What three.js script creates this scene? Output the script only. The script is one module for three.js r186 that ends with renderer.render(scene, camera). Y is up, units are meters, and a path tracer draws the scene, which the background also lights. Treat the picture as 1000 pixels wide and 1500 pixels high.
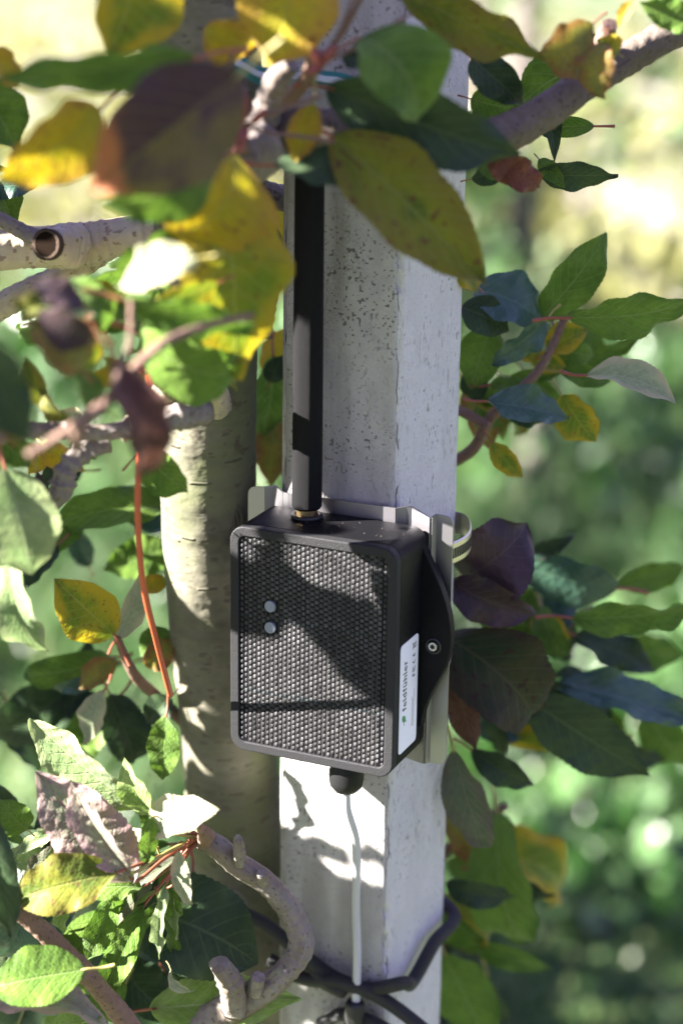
import * as THREE from 'three';
import { mergeGeometries } from 'three/addons/utils/BufferGeometryUtils.js';
import { RoundedBoxGeometry } from 'three/addons/geometries/RoundedBoxGeometry.js';

// ---------------------------------------------------------------- camera, sky, sun, exposure
const scene = new THREE.Scene();
const camera = new THREE.PerspectiveCamera(28, 682 / 1024, 0.05, 400);
const YAW = 0.41314;
camera.rotation.order = 'YXZ';
camera.rotation.set(-0.305, YAW, 0.01374);
camera.position.set(0.54844, 0.53983, 1.07938);
camera.updateMatrixWorld(true);
camera.focus = 1.285;
camera.userData.fStop = 2.8;

const SUN = new THREE.Vector3(-Math.sin(1.02) * Math.cos(0.5), Math.sin(0.5), Math.cos(1.02) * Math.cos(0.5)).normalize();
function skyTexture() {
  const W = 128, H = 64, d = new Float32Array(W * H * 4);
  for (let j = 0; j < H; j++) for (let i = 0; i < W; i++) {
    const el = ((j + 0.5) / H - 0.5) * Math.PI, az = ((i + 0.5) / W - 0.5) * 2 * Math.PI;
    const dir = new THREE.Vector3(Math.cos(el) * Math.cos(az), Math.sin(el), Math.cos(el) * Math.sin(az));
    const h = Math.max(0, Math.sin(el)), t = Math.pow(1 - h, 2.2), g = Math.pow(Math.max(0, dir.dot(SUN)), 6) * 0.06;
    const o = (j * W + i) * 4;
    d[o] = 0.05 + 0.04 * t + g; d[o + 1] = 0.051 + 0.038 * t + g; d[o + 2] = 0.122 + 0.03 * t + g * 0.95; d[o + 3] = 1;
  }
  const t = new THREE.DataTexture(d, W, H, THREE.RGBAFormat, THREE.FloatType);
  t.mapping = THREE.EquirectangularReflectionMapping; t.magFilter = THREE.LinearFilter; t.needsUpdate = true;
  return t;
}
scene.background = skyTexture();
scene.environment = scene.background;
const sun = new THREE.DirectionalLight(new THREE.Color().setRGB(1, 0.94, 0.87), 5);
sun.position.copy(SUN).multiplyScalar(20);
sun.castShadow = true; sun.shadow.mapSize.set(4096, 4096);
Object.assign(sun.shadow.camera, { left: -8, right: 8, top: 8, bottom: -8, near: 1, far: 60 });
scene.add(sun, sun.target);

const renderer = new THREE.WebGLRenderer({ antialias: true });
renderer.setSize(682, 1024);
renderer.toneMapping = THREE.LinearToneMapping;
renderer.toneMappingExposure = 10.5;
renderer.shadowMap.enabled = true;

// ---------------------------------------------------------------- helpers
let seedState = 7;
function rnd() { seedState = (seedState + 0x6d2b79f5) | 0; let t = Math.imul(seedState ^ (seedState >>> 15), 1 | seedState); t = (t + Math.imul(t ^ (t >>> 7), 61 | t)) ^ t; return ((t ^ (t >>> 14)) >>> 0) / 4294967296; }
const rr = (a, b) => a + (b - a) * rnd();
const V3 = (x, y, z) => new THREE.Vector3(x, y, z);
const clamp = (x, a = 0, b = 1) => Math.min(b, Math.max(a, x));
const smooth = (a, b, x) => { const t = clamp((x - a) / (b - a)); return t * t * (3 - 2 * t); };
const lerp = (a, b, t) => a + (b - a) * t;
function hash(x, y, s) { let h = Math.imul(x, 374761393) ^ Math.imul(y, 668265263) ^ Math.imul(s, 1274126177); h = Math.imul(h ^ (h >>> 13), 1274126177); return ((h ^ (h >>> 16)) >>> 0) / 4294967296; }
function vnoise(x, y, s = 0, px = 0, py = 0) {          // value noise, tiled with period px, py when given
  let xi = Math.floor(x), yi = Math.floor(y); const fx = x - xi, fy = y - yi, u = fx * fx * (3 - 2 * fx), v = fy * fy * (3 - 2 * fy);
  let x1 = xi + 1, y1 = yi + 1;
  if (px) { xi = ((xi % px) + px) % px; x1 = ((x1 % px) + px) % px; }
  if (py) { yi = ((yi % py) + py) % py; y1 = ((y1 % py) + py) % py; }
  const a = hash(xi, yi, s), b = hash(x1, yi, s), c = hash(xi, y1, s), d = hash(x1, y1, s);
  return a + (b - a) * u + (c - a) * v + (a - b - c + d) * u * v;
}
function fbm(x, y, s, o = 4, px = 0, py = 0) { let a = 0, w = 0.5, k = 1; for (let i = 0; i < o; i++) { a += w * vnoise(x * k, y * k, s + i, px * k, py * k); k *= 2; w *= 0.5; } return a / (1 - Math.pow(0.5, o)); }

const FPX = 750 / Math.tan(THREE.MathUtils.degToRad(14)), NV = V3(Math.sin(YAW), 0, Math.cos(YAW)), C0 = V3(0.056, 0.075, 0);
const ray = (px, py) => V3((px - 500) / FPX, -(py - 750) / FPX, -1).applyEuler(camera.rotation);
// the place in the orchard on an upright plane d metres behind the front of the sensor box
function at(px, py, d) { const r = ray(px, py), p = camera.position, t = (C0.clone().sub(p).dot(NV) - d) / r.dot(NV); return p.clone().addScaledVector(r, t); }
function onZ(px, py, z) { const r = ray(px, py), t = (z - camera.position.z) / r.z; return camera.position.clone().addScaledVector(r, t); }
function onX(px, py, x) { const r = ray(px, py), t = (x - camera.position.x) / r.x; return camera.position.clone().addScaledVector(r, t); }
function onY(px, py, y) { const r = ray(px, py), t = (y - camera.position.y) / r.y; return camera.position.clone().addScaledVector(r, t); }
const FWD = V3(0, 0, -1).applyEuler(camera.rotation);
const depthOf = (p) => p.clone().sub(camera.position).dot(FWD);
function toPixel(p) { const q = p.clone().sub(camera.position), e = new THREE.Matrix4().makeRotationFromEuler(camera.rotation).transpose(); q.applyMatrix4(e); return [500 - FPX * q.x / q.z, 750 + FPX * q.y / q.z]; }

const used = {};
function numbered(n) { const k = used[n] = (used[n] ?? -1) + 1; return k ? `${n}_${String(k).padStart(3, '0')}` : n; }
function shade(o) { o.castShadow = o.receiveShadow = true; return o; }
function thing(name, label, category, pos = [0, 0, 0], group) {
  const o = new THREE.Group(); o.name = numbered(name); o.position.set(...pos); o.userData = { label, category };
  if (group) o.userData.group = group;
  scene.add(o); return o;
}
function part(name, geo, mat, parent, label) { const m = shade(new THREE.Mesh(geo, mat)); m.name = numbered(name); if (label) m.userData.label = label; parent.add(m); return m; }
function struct(name, geo, mat) { const m = shade(new THREE.Mesh(geo, mat)); m.name = numbered(name); m.userData = { kind: 'structure' }; scene.add(m); return m; }
const M = (o) => new THREE.MeshPhysicalMaterial({ roughness: 0.6, side: THREE.DoubleSide, ...o, ...(o.c ? { color: new THREE.Color().setRGB(...o.c), c: undefined } : {}) });
function mat(o) { const { c, ...q } = o; const m = new THREE.MeshPhysicalMaterial({ roughness: 0.6, side: THREE.DoubleSide, ...q }); if (c) m.color.setRGB(...c); return m; }

const enc = (x) => Math.round(255 * (x <= 0.0031308 ? 12.92 * x : 1.055 * Math.pow(x, 1 / 2.4) - 0.055));
function colorTex(W, H, f, wrap = true) {
  const d = new Uint8Array(W * H * 4);
  for (let j = 0; j < H; j++) for (let i = 0; i < W; i++) { const c = f((i + 0.5) / W, (j + 0.5) / H), o = (j * W + i) * 4; for (let k = 0; k < 3; k++) d[o + k] = enc(clamp(c[k])); d[o + 3] = 255; }
  const t = new THREE.DataTexture(d, W, H); t.colorSpace = THREE.SRGBColorSpace; t.magFilter = THREE.LinearFilter; if (wrap) t.wrapS = t.wrapT = THREE.RepeatWrapping; t.needsUpdate = true; return t;
}
function grayTex(W, H, f, wrap = true) {
  const d = new Uint8Array(W * H * 4);
  for (let j = 0; j < H; j++) for (let i = 0; i < W; i++) { const c = Math.round(255 * clamp(f((i + 0.5) / W, (j + 0.5) / H))), o = (j * W + i) * 4; d[o] = d[o + 1] = d[o + 2] = c; d[o + 3] = 255; }
  const t = new THREE.DataTexture(d, W, H); t.magFilter = THREE.LinearFilter; if (wrap) t.wrapS = t.wrapT = THREE.RepeatWrapping; t.needsUpdate = true; return t;
}
const mix3 = (a, b, t) => [lerp(a[0], b[0], t), lerp(a[1], b[1], t), lerp(a[2], b[2], t)];

// a tapering limb along points with radii; uv in metres; bump(angle, metres along) moves the surface
function limb(pts, radii, { seg = 60, rad = 20, bump = null, squash = 1, cap = true } = {}) {
  const curve = new THREE.CatmullRomCurve3(pts, false, 'centripetal'), fr = curve.computeFrenetFrames(seg, false), len = curve.getLength();
  const pos = [], uv = [], idx = [], ring = rad + 1, rows = [];
  for (let i = 0; i <= seg; i++) {
    const t = i / seg, p = curve.getPointAt(t), tt = curve.getUtoTmapping(t) * (pts.length - 1), k = Math.min(pts.length - 2, Math.floor(tt));
    rows.push([p, lerp(radii[k], radii[k + 1], tt - k), i, t * len]);
  }
  if (cap) { rows.unshift([rows[0][0].clone(), 1e-5, 0, 0]); rows.push([rows[rows.length - 1][0].clone(), 1e-5, seg, len]); }
  for (const [p, r, i, s] of rows) for (let j = 0; j <= rad; j++) {
    const a = (j % rad) / rad * Math.PI * 2, R = r < 1e-4 ? r : r + (bump ? bump(a, s, r) : 0);
    const q = p.clone().addScaledVector(fr.normals[i], Math.cos(a) * R).addScaledVector(fr.binormals[i], Math.sin(a) * R * squash);
    pos.push(q.x, q.y, q.z); uv.push(j / rad, s);
  }
  for (let i = 0; i < rows.length - 1; i++) for (let j = 0; j < rad; j++) { const a = i * ring + j, b = a + ring; idx.push(a, a + 1, b, a + 1, b + 1, b); }
  const g = new THREE.BufferGeometry();
  g.setAttribute('position', new THREE.Float32BufferAttribute(pos, 3)); g.setAttribute('uv', new THREE.Float32BufferAttribute(uv, 2)); g.setIndex(idx); g.computeVertexNormals();
  const n = g.attributes.normal;                       // close the seam of the normals
  for (let i = 0; i < rows.length; i++) { const a = i * ring, b = a + rad, v = V3(n.getX(a) + n.getX(b), n.getY(a) + n.getY(b), n.getZ(a) + n.getZ(b)).normalize(); n.setXYZ(a, v.x, v.y, v.z); n.setXYZ(b, v.x, v.y, v.z); }
  return g;
}

// ---------------------------------------------------------------- setting: ground
const GY = -1.35;
const HDIR = V3(-Math.sin(YAW), 0, -Math.cos(YAW)), HRIGHT = V3(Math.cos(YAW), 0, -Math.sin(YAW));
const gpos = (dist, side) => V3(camera.position.x, GY, camera.position.z).addScaledVector(HDIR, dist).addScaledVector(HRIGHT, side);
{
  const W = 512, tex = colorTex(W, W, (u, v) => {
    const n = fbm(u * 8, v * 8, 11, 5, 8, 8), m = fbm(u * 24, v * 24, 17, 3, 24, 24), k = smooth(0.44, 0.58, n * 0.6 + m * 0.4);
    return mix3(mix3([0.03, 0.07, 0.014], [0.05, 0.115, 0.022], m), mix3([0.1, 0.085, 0.055], [0.16, 0.13, 0.09], m), k * 0.75);
  });
  tex.repeat.set(60, 60);
  const g = new THREE.PlaneGeometry(240, 240, 8, 8); g.rotateX(-Math.PI / 2); g.translate(0, GY, 0);
  struct('ground', g, mat({ map: tex, roughness: 0.95 }));
  // the mown dry lane between the tree rows
  const lt = colorTex(W, W, (u, v) => { const n = fbm(u * 6, v * 6, 31, 5, 6, 6), m = vnoise(u * 60, v * 60, 35, 60, 60); return mix3(mix3([0.21, 0.18, 0.165], [0.34, 0.295, 0.275], m), [0.05, 0.1, 0.025], smooth(0.52, 0.66, n)); });
  lt.repeat.set(20, 5);
  const lane = new THREE.PlaneGeometry(90, 18, 20, 2); lane.rotateX(-Math.PI / 2); lane.rotateY(YAW); const lp = gpos(17.5, 0); lane.translate(lp.x, GY + 0.006, lp.z);
  struct('path', lane, mat({ map: lt, roughness: 0.95 }));
}

// ---------------------------------------------------------------- leaf shapes and leaf looks
function leafGeo(o) {                                      // unit-length leaf from the origin to +y, face to +z
  const { W = 0.55, fold = 0.12, curl = 0.3, wave = 0.03, twist = 0, N = 66, K = 8, serr = 0.045, seed = 1, pucker = 0.004, roll = 0 } = o;
  const pos = [], uv = [], idx = [], path = [];
  let y = 0, z = 0;
  for (let i = 0; i <= N; i++) { path.push([y, z]); const a = curl * (i / N - 0.5) * 2 + curl * 0.5 * Math.sin(i / N * 3.1 + seed); y += Math.cos(a) / N; z -= Math.sin(a) / N; }
  const ph = hash(seed, 3, 9) * 6.28, ph2 = hash(seed, 5, 9) * 6.28;
  for (let i = 0; i <= N; i++) {
    const t = i / N; let f = Math.pow(Math.sin(Math.PI * Math.pow(t, 0.82)), 0.78) * (1 - 0.25 * smooth(0.75, 1, t)); if (i === 0 || i === N) f = 0.012;
    const saw = ((t * 21) % 1) * serr, [py, pz] = path[i], tw = twist * (t - 0.5);
    for (let j = 0; j <= K; j++) {
      const s = j / K * 2 - 1, e = Math.abs(s) > 0.99 ? 1 + saw - serr * 0.6 + 0.03 * Math.sin(t * 17 + ph + s) : 1;
      let x = s * f * W * 0.5 * e, zz = fold * Math.abs(x) + wave * Math.sin(t * 10 + ph + (s > 0 ? 0 : 1.7)) * s * s + wave * 0.6 * Math.sin(t * 23 + ph2 + s * 2) * Math.abs(s) * s * s;
      zz += pucker * Math.sin((t * 10 - Math.abs(s) * 2.4) * 6.28) * Math.abs(s) * (1 - s * s) * 2.2 - (Math.abs(s) < 0.05 ? pucker * 1.2 : 0);
      if (roll) { const R = W * 0.5 / roll, an = x / R; zz += R * (1 - Math.cos(an)); x = R * Math.sin(an); }
      const c = Math.cos(tw), sn = Math.sin(tw);
      pos.push(x * c - zz * sn, py, pz + x * sn + zz * c); uv.push((s + 1) / 2, t);
    }
  }
  for (let i = 0; i < N; i++) for (let j = 0; j < K; j++) { const a = i * (K + 1) + j, b = a + K + 1; idx.push(a, a + 1, b, a + 1, b + 1, b); }
  const tip = path[N], len = Math.hypot(tip[0], tip[1]), an = Math.atan2(tip[1], tip[0]), g = new THREE.BufferGeometry();
  g.setAttribute('position', new THREE.Float32BufferAttribute(pos, 3)); g.setAttribute('uv', new THREE.Float32BufferAttribute(uv, 2)); g.setIndex(idx);
  g.rotateX(-an); g.scale(1 / len, 1 / len, 1 / len); g.computeVertexNormals();
  return g;
}
const vein = (u, v) => {                                    // 1 on the midrib and the side veins
  const s = Math.abs(u - 0.5) * 2, side = u > 0.5 ? 0.05 : 0, q = (v * 9 - s * 2.3 + side * 9) % 1, d = Math.abs(((q + 1) % 1) - 0.5);
  return Math.max(1 - smooth(0.012, 0.05, s), (1 - smooth(0.02, 0.09, d)) * (1 - s * 0.6) * 0.75);
};
const leafBump = grayTex(256, 512, (u, v) => { const n = fbm(u * 24, v * 48, 5, 3); return 0.55 + (n - 0.5) * 0.5 - vein(u, v) * 0.42; }, false);
const LOOK = {
  green: { a: [0.07, 0.145, 0.014], b: [0.11, 0.2, 0.022], v: [0.18, 0.27, 0.07], tr: 0.42 },
  ltgreen: { a: [0.2, 0.32, 0.06], b: [0.28, 0.38, 0.12], v: [0.38, 0.45, 0.22], tr: 0.42 },
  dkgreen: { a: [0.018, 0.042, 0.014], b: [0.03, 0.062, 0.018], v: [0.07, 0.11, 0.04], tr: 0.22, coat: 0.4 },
  teal: { a: [0.025, 0.075, 0.05], b: [0.04, 0.1, 0.06], v: [0.08, 0.16, 0.1], tr: 0.15, coat: 1 },  // blue of the sky reflection partly put into the base colour
  ygreen: { a: [0.13, 0.2, 0.012], b: [0.26, 0.27, 0.014], v: [0.32, 0.35, 0.06], tr: 0.42, spots: [0.16, 0.08, 0.02], edge: [0.42, 0.31, 0.014] },
  yellow: { a: [0.44, 0.32, 0.01], b: [0.33, 0.31, 0.012], v: [0.38, 0.33, 0.04], tr: 0.42, spots: [0.2, 0.08, 0.02], edge: [0.42, 0.25, 0.03] },
  ygdark: { a: [0.075, 0.115, 0.01], b: [0.17, 0.185, 0.012], v: [0.2, 0.22, 0.05], tr: 0.4, spots: [0.1, 0.04, 0.015], edge: [0.16, 0.14, 0.018] },
  olive: { a: [0.16, 0.16, 0.03], b: [0.24, 0.22, 0.03], v: [0.2, 0.22, 0.07], tr: 0.35, spots: [0.14, 0.05, 0.02], edge: [0.2, 0.09, 0.03] },
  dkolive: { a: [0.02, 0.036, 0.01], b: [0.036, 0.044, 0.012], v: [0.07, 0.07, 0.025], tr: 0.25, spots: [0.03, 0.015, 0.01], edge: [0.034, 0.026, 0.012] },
  dkbrown: { a: [0.075, 0.03, 0.02], b: [0.12, 0.06, 0.045], v: [0.12, 0.07, 0.05], tr: 0.25, spots: [0.04, 0.02, 0.015] },
  greygreen: { a: [0.075, 0.1, 0.05], b: [0.11, 0.13, 0.075], v: [0.16, 0.17, 0.11], tr: 0.3, edge: [0.1, 0.09, 0.06] },
  purple: { a: [0.03, 0.018, 0.022], b: [0.05, 0.026, 0.03], v: [0.07, 0.045, 0.045], tr: 0.18, coat: 0.5, spots: [0.03, 0.01, 0.01] },
  mottled: { a: [0.05, 0.024, 0.03], b: [0.11, 0.09, 0.022], v: [0.14, 0.12, 0.04], tr: 0.35, coat: 0.4, tip: [0.34, 0.12, 0.045] },
  brown: { a: [0.16, 0.055, 0.03], b: [0.22, 0.09, 0.04], v: [0.2, 0.09, 0.05], tr: 0.3, spots: [0.07, 0.03, 0.02] },
  pale: { a: [0.27, 0.32, 0.18], b: [0.34, 0.38, 0.24], v: [0.42, 0.44, 0.3], tr: 0.4, edge: [0.45, 0.4, 0.26] },
  pink: { a: [0.2, 0.185, 0.145], b: [0.22, 0.25, 0.15], v: [0.33, 0.24, 0.2], tr: 0.3, spots: [0.2, 0.12, 0.12], edge: [0.34, 0.22, 0.22] },
  palegreen: { a: [0.16, 0.24, 0.09], b: [0.21, 0.28, 0.12], v: [0.3, 0.36, 0.19], tr: 0.4, edge: [0.3, 0.36, 0.16] },
};
const leafMats = {};
Object.entries(LOOK).forEach(([k, L], n) => {
  leafMats[k] = [0, 1, 2].map((m) => mat({
    map: colorTex(128, 256, (u, v) => {
      const s = 40 + n * 7 + m * 3, big = fbm(u * 2.2, v * 4, s, 4), fine = fbm(u * 14, v * 28, s + 1, 3), edge = Math.abs(u - 0.5) * 2;
      let c = mix3(L.a, L.b, smooth(0.3, 0.7, big)); c = c.map((x) => x * (0.8 + 0.4 * fine));
      if (L.edge) c = mix3(c, L.edge, smooth(0.55, 1.05, edge * 0.7 + big * 0.65 + v * 0.12) * 0.85);
      if (L.tip) { c = mix3(L.a, L.b, smooth(0.54, 0.46, u) * smooth(0.3, 0.6, big + 0.1)).map((x) => x * (0.8 + 0.4 * fine)); }
      if (L.tip) c = mix3(c, L.tip, smooth(0.7, 0.8, v + (u - 0.5) * 0.25 + (big - 0.5) * 0.25));
      if (L.spots) c = mix3(c, L.spots, smooth(0.7, 0.76, vnoise(u * 17, v * 34, s + 2) * 0.6 + fine * 0.4) * 0.85);
      return mix3(c, L.v, vein(u, v) * 0.72);
    }, false),
    bumpMap: leafBump, bumpScale: 0.0011, roughness: 0.94, specularIntensity: 0.35, transmission: L.tr, thickness: 0, clearcoat: L.coat ?? 0.16, clearcoatRoughness: L.coat === 1 ? 0.3 : 0.42,
  }));
});
const petioleMat = mat({ c: [0.24, 0.07, 0.035], roughness: 0.5 }), petioleGreen = mat({ c: [0.3, 0.26, 0.08], roughness: 0.5 });
let leafCount = 0;
const LABELS = { yellow: 'yellow autumn leaf', brown: 'withered red brown leaf', dkbrown: 'drooping dark brown leaf', dkolive: 'dark olive brown leaf', purple: 'dark purple leaf', mottled: 'large dark leaf with an orange brown tip', pink: 'pale leaf with a pinkish underside', teal: 'glossy dark leaf with sky reflection tinted into its colour', pale: 'sunlit pale leaf' };
// base pixel, tip pixel, seen width in pixels, metres behind the box front, and bends; every leaf gets its real size at its own place
function leaf(tree, look, bx, by, tx, ty, w, d, o = {}) {
  const lit = o.lit ?? (bx < 420 && by < 620 && tx < 420 && /yellow|ygreen|^green/.test(look) ? -0.5 : by > 1030 && bx < 460 && /pink|pale|ltgreen|ygreen/.test(look) ? 0.5 : 0);
  const B = at(bx, by, d), T = at(tx, ty, d + (o.dt ?? lit * 0.7 * (bx - tx) / FPX * 1.25)), a = T.clone().sub(B), L = a.length(); a.normalize();
  const toCam = camera.position.clone().sub(B).normalize(), n = toCam.addScaledVector(a, -toCam.dot(a)).normalize();
  let tilt = (o.tilt ?? (hash(leafCount, 1, 77) - 0.5) * 50) * Math.PI / 180;
  if (lit) { const q = n.clone().applyAxisAngle(a, 0.6).dot(SUN) > n.clone().applyAxisAngle(a, -0.6).dot(SUN) ? 1 : -1; tilt = q * lit * 1.2 * (0.7 + 0.4 * hash(leafCount, 6, 7)); }
  n.applyAxisAngle(a, tilt);
  const side = a.clone().cross(n), real = w * depthOf(B) / FPX / Math.cos(tilt);
  const k = leafCount++;
  const g = leafGeo({ W: real / L * 1.06, seed: k + 1, curl: o.curl ?? 0.2 + hash(k, 2, 5) * 0.75, fold: o.fold ?? 0.08 + hash(k, 3, 5) * 0.4, wave: o.wave ?? 0.02 + 0.035 * hash(k, 9, 5), twist: o.twist ?? (hash(k, 4, 5) - 0.5) * 1.1, roll: o.roll ?? 0, serr: o.serr ?? 0.05, pucker: o.pucker ?? 0.005 });
  g.scale(L, L, L); g.applyMatrix4(new THREE.Matrix4().makeBasis(side, a, n));
  const m = part('leaf', g, leafMats[look][k % 3], tree, LABELS[look]); m.position.copy(B);
  const end = o.to ? at(o.to[0], o.to[1], o.to[2] ?? d).sub(B) : a.clone().multiplyScalar(-L * 0.28).addScaledVector(n, -0.004);
  const r = Math.min(0.0011, L * 0.016), mid = end.clone().multiplyScalar(0.5).addScaledVector(n, -end.length() * 0.1);
  part('petiole', limb([a.clone().multiplyScalar(L * 0.04), V3(0, 0, 0), mid, end], [r * 0.6, r, r, r * 1.4], { seg: 10, rad: 6, cap: false }), hash(k, 8, 8) > 0.35 ? petioleMat : petioleGreen, m);
  return m;
}

// ---------------------------------------------------------------- bark
function barkMat(kind) {
  const P = { trunk: { a: [0.055, 0.052, 0.037], b: [0.205, 0.192, 0.138], moss: [0.12, 0.135, 0.06], d: [0.05, 0.035, 0.025], rows: 150 }, pale: { a: [0.36, 0.3, 0.22], b: [0.5, 0.44, 0.34], moss: [0.4, 0.3, 0.18], d: [0.12, 0.06, 0.035], rows: 90 }, grey: { a: [0.11, 0.09, 0.08], b: [0.26, 0.225, 0.205], moss: [0.2, 0.15, 0.12], d: [0.07, 0.045, 0.04], rows: 110 }, dark: { a: [0.06, 0.045, 0.034], b: [0.15, 0.12, 0.095], moss: [0.12, 0.09, 0.06], d: [0.03, 0.02, 0.018], rows: 110 }, silver: { a: [0.12, 0.1, 0.085], b: [0.27, 0.235, 0.205], moss: [0.15, 0.11, 0.08], d: [0.06, 0.04, 0.035], rows: 110 }, twig: { a: [0.15, 0.085, 0.06], b: [0.23, 0.15, 0.11], moss: [0.18, 0.1, 0.07], d: [0.06, 0.03, 0.025], rows: 110 } }[kind];
  const s = kind.length * 13, dash = (u, v) => {          // lenticels: short dark cross-dashes
    const ru = kind === 'trunk' ? 7 : 9, rv = P.rows, j = Math.floor(v * rv), off = hash(j, 1, s), i = Math.floor(u * ru + off) % ru, fu = (u * ru + off) % 1, fv = (v * rv) % 1;
    if (hash(i, j, s + 1) > (kind === 'trunk' ? 0.06 : 0.12)) return 0; const w = 0.06 + 0.26 * Math.pow(hash(i, j, s + 2), 2);
    return (1 - smooth(w * 0.7, w, Math.abs(fu - 0.5))) * (1 - smooth(0.15, 0.42, Math.abs(fv - 0.5) + 0.12 * vnoise(u * 70, v * 90, s, 70, 90)));
  };
  const map = colorTex(256, 1024, (u, v) => {
    const n = fbm(u * 5, v * 14, s + 4, 5, 5, 14), f = fbm(u * 22, v * 90, s + 8, 3, 22, 90), r = vnoise(u * 4, v * 150, s + 9, 4, 150);
    let c = mix3(P.a, P.b, clamp(n * 0.8 + f * 0.5 - 0.15)); c = mix3(c, P.moss, smooth(0.5, 0.7, fbm(u * 4, v * 9, s + 5, 4, 4, 9)) * 0.7); c = c.map((x) => x * (0.93 + 0.11 * r));
    return mix3(c, P.d, Math.max(dash(u, v) * (kind === 'trunk' ? 0.55 : 0.6), smooth(0.66, 0.78, f) * 0.6));
  });
  const bmp = grayTex(256, 1024, (u, v) => 0.5 + (fbm(u * 16, v * 60, s + 20, 4, 16, 60) - 0.5) * 0.7 + (vnoise(u * 5, v * 110, s + 21, 5, 110) - 0.5) * 0.25 + dash(u, v) * 0.35);
  const rep = { trunk: 2, pale: 2.5, grey: 3, dark: 3, silver: 3, twig: 4 }[kind]; map.repeat.set(1, rep); bmp.repeat.set(1, rep);
  return mat({ map, bumpMap: bmp, bumpScale: kind === 'trunk' ? 0.002 : 0.0018, roughness: 0.85 });
}
const BARK = { trunk: barkMat('trunk'), pale: barkMat('pale'), grey: barkMat('grey'), dark: barkMat('dark'), silver: barkMat('silver'), twig: barkMat('twig') };
BARK.bud = mat({ c: [0.2, 0.045, 0.04], roughness: 0.6 });
const cutWood = mat({ c: [0.06, 0.036, 0.022], bumpMap: leafBump, bumpScale: 0.001, roughness: 0.9 });
const knobby = (amp, s, rings = 0) => (a, t, r) => amp * r * ((fbm(Math.cos(a) * 1.5 + 5, t * 40 + Math.sin(a) * 1.5, s, 3) - 0.5) * 2) + 0.5 * amp * r * (fbm(Math.cos(a) * 3 + 5, t * 170 + Math.sin(a) * 3, s + 5, 3) - 0.5) + rings * r * Math.pow(Math.abs(Math.sin(t * 420 + 2 * vnoise(t * 90, 0, s))), 6) * (vnoise(t * 60, 1, s + 2) > 0.35 ? 1 : 0.2);

// ---------------------------------------------------------------- the apple tree beside the post
const tree = thing('apple_tree', 'apple tree with smooth mottled trunk, knotted branches and yellowing leaves left of the concrete post', 'tree', [0, 0, 0]);
let trunkLine, trunkRadii;
const branch = (pts, radii, m, o = {}) => part(o.name ?? 'branch', limb(pts.map((p) => at(...p)), radii, { seg: o.seg ?? 70, rad: o.rad ?? 22, bump: knobby(o.amp ?? 0.14, Math.round(pts[0][0] + 7), o.rings ?? 0.07) }), BARK[m], o.parent ?? tree);
{
  const top = onZ(305, -150, -0.03), low = onZ(351, 1420, -0.12);
  trunkLine = [V3(top.x - 0.02, 0.95, top.z), top, onZ(306, 120, -0.04), onZ(301, 520, -0.052), onZ(310, 850, -0.075), onZ(338, 1120, -0.108), low, V3(low.x - 0.01, -0.8, low.z - 0.02), V3(low.x, GY - 0.03, low.z)]; trunkRadii = [0.024, 0.0295, 0.032, 0.0325, 0.0305, 0.0335, 0.0355, 0.039, 0.05];
  part('trunk', limb(trunkLine, trunkRadii, { seg: 420, rad: 72, bump: (a, t, r) => r * (0.055 * (fbm(Math.cos(a) + 3, t * 14 + Math.sin(a), 91, 4) - 0.5) + 0.02 * (fbm(a * 3, t * 120, 93, 3) - 0.5)) }), BARK.trunk, tree);
  const trunk = tree.children[0];
  // healed branch scars with rings of bark
  const scar = (px, py, rx, ry, rings) => {
    const c = at(px, py, 0.0765), nrm = camera.position.clone().sub(c).setY(0).normalize(), gs = [];
    for (let k = 0; k < rings; k++) { const g = new THREE.TorusGeometry(1 - k / (rings + 0.4), 0.11, 8, 40); const p = g.attributes.position; for (let i = 0; i < p.count; i++) { const q = 1 + 0.14 * (vnoise(p.getX(i) * 3 + 9, p.getY(i) * 3 + 9 + k * 5, 12) - 0.5); p.setXYZ(i, p.getX(i) * rx * q, p.getY(i) * ry * q, p.getZ(i) * 0.0022); } g.computeVertexNormals(); gs.push(g); }
    const g = mergeGeometries(gs); g.lookAt(nrm); g.translate(c.x, c.y, c.z); part('bark_scar', g, BARK.trunk, trunk);
  };
  scar(336, 765, 0.0078, 0.0145, 3);
}
// limb that crosses in front of the post and leaves at the upper right
branch([[330, 235, 0.06], [385, 205, 0.02], [450, 195, -0.01], [540, 195, -0.01], [640, 215, 0.0], [740, 195, 0.02], [850, 130, 0.04], [960, 60, 0.06], [1080, 0, 0.07]], [0.017, 0.0175, 0.014, 0.0125, 0.0115, 0.0105, 0.0095, 0.0095, 0.009], 'dark', { seg: 140, amp: 0.16 });
branch([[385, 205, 0.0], [365, 222, -0.03], [345, 232, -0.045]], [0.015, 0.017, 0.012], 'grey', { name: 'knot', amp: 0.3, seg: 30 });
branch([[380, 205, -0.01], [395, 150, -0.02], [410, 112, -0.03], [428, 95, -0.035]], [0.008, 0.0075, 0.0065, 0.004], 'grey', { name: 'spur', amp: 0.25, rings: 0.15 });
branch([[330, 210, -0.05], [340, 165, -0.07], [352, 130, -0.08]], [0.007, 0.005, 0.004], 'twig', { name: 'spur', amp: 0.3, rings: 0.2 });
branch([[420, 150, -0.04], [450, 112, -0.06], [468, 82, -0.07]], [0.004, 0.004, 0.005], 'twig', { name: 'spur', amp: 0.3, rings: 0.2 });
branch([[362, 250, 0.1], [372, 320, 0.1], [398, 360, 0.09], [392, 430, 0.08], [386, 495, 0.07]], [0.011, 0.009, 0.007, 0.0065, 0.005], 'grey', { amp: 0.25, rings: 0.15 });
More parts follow.
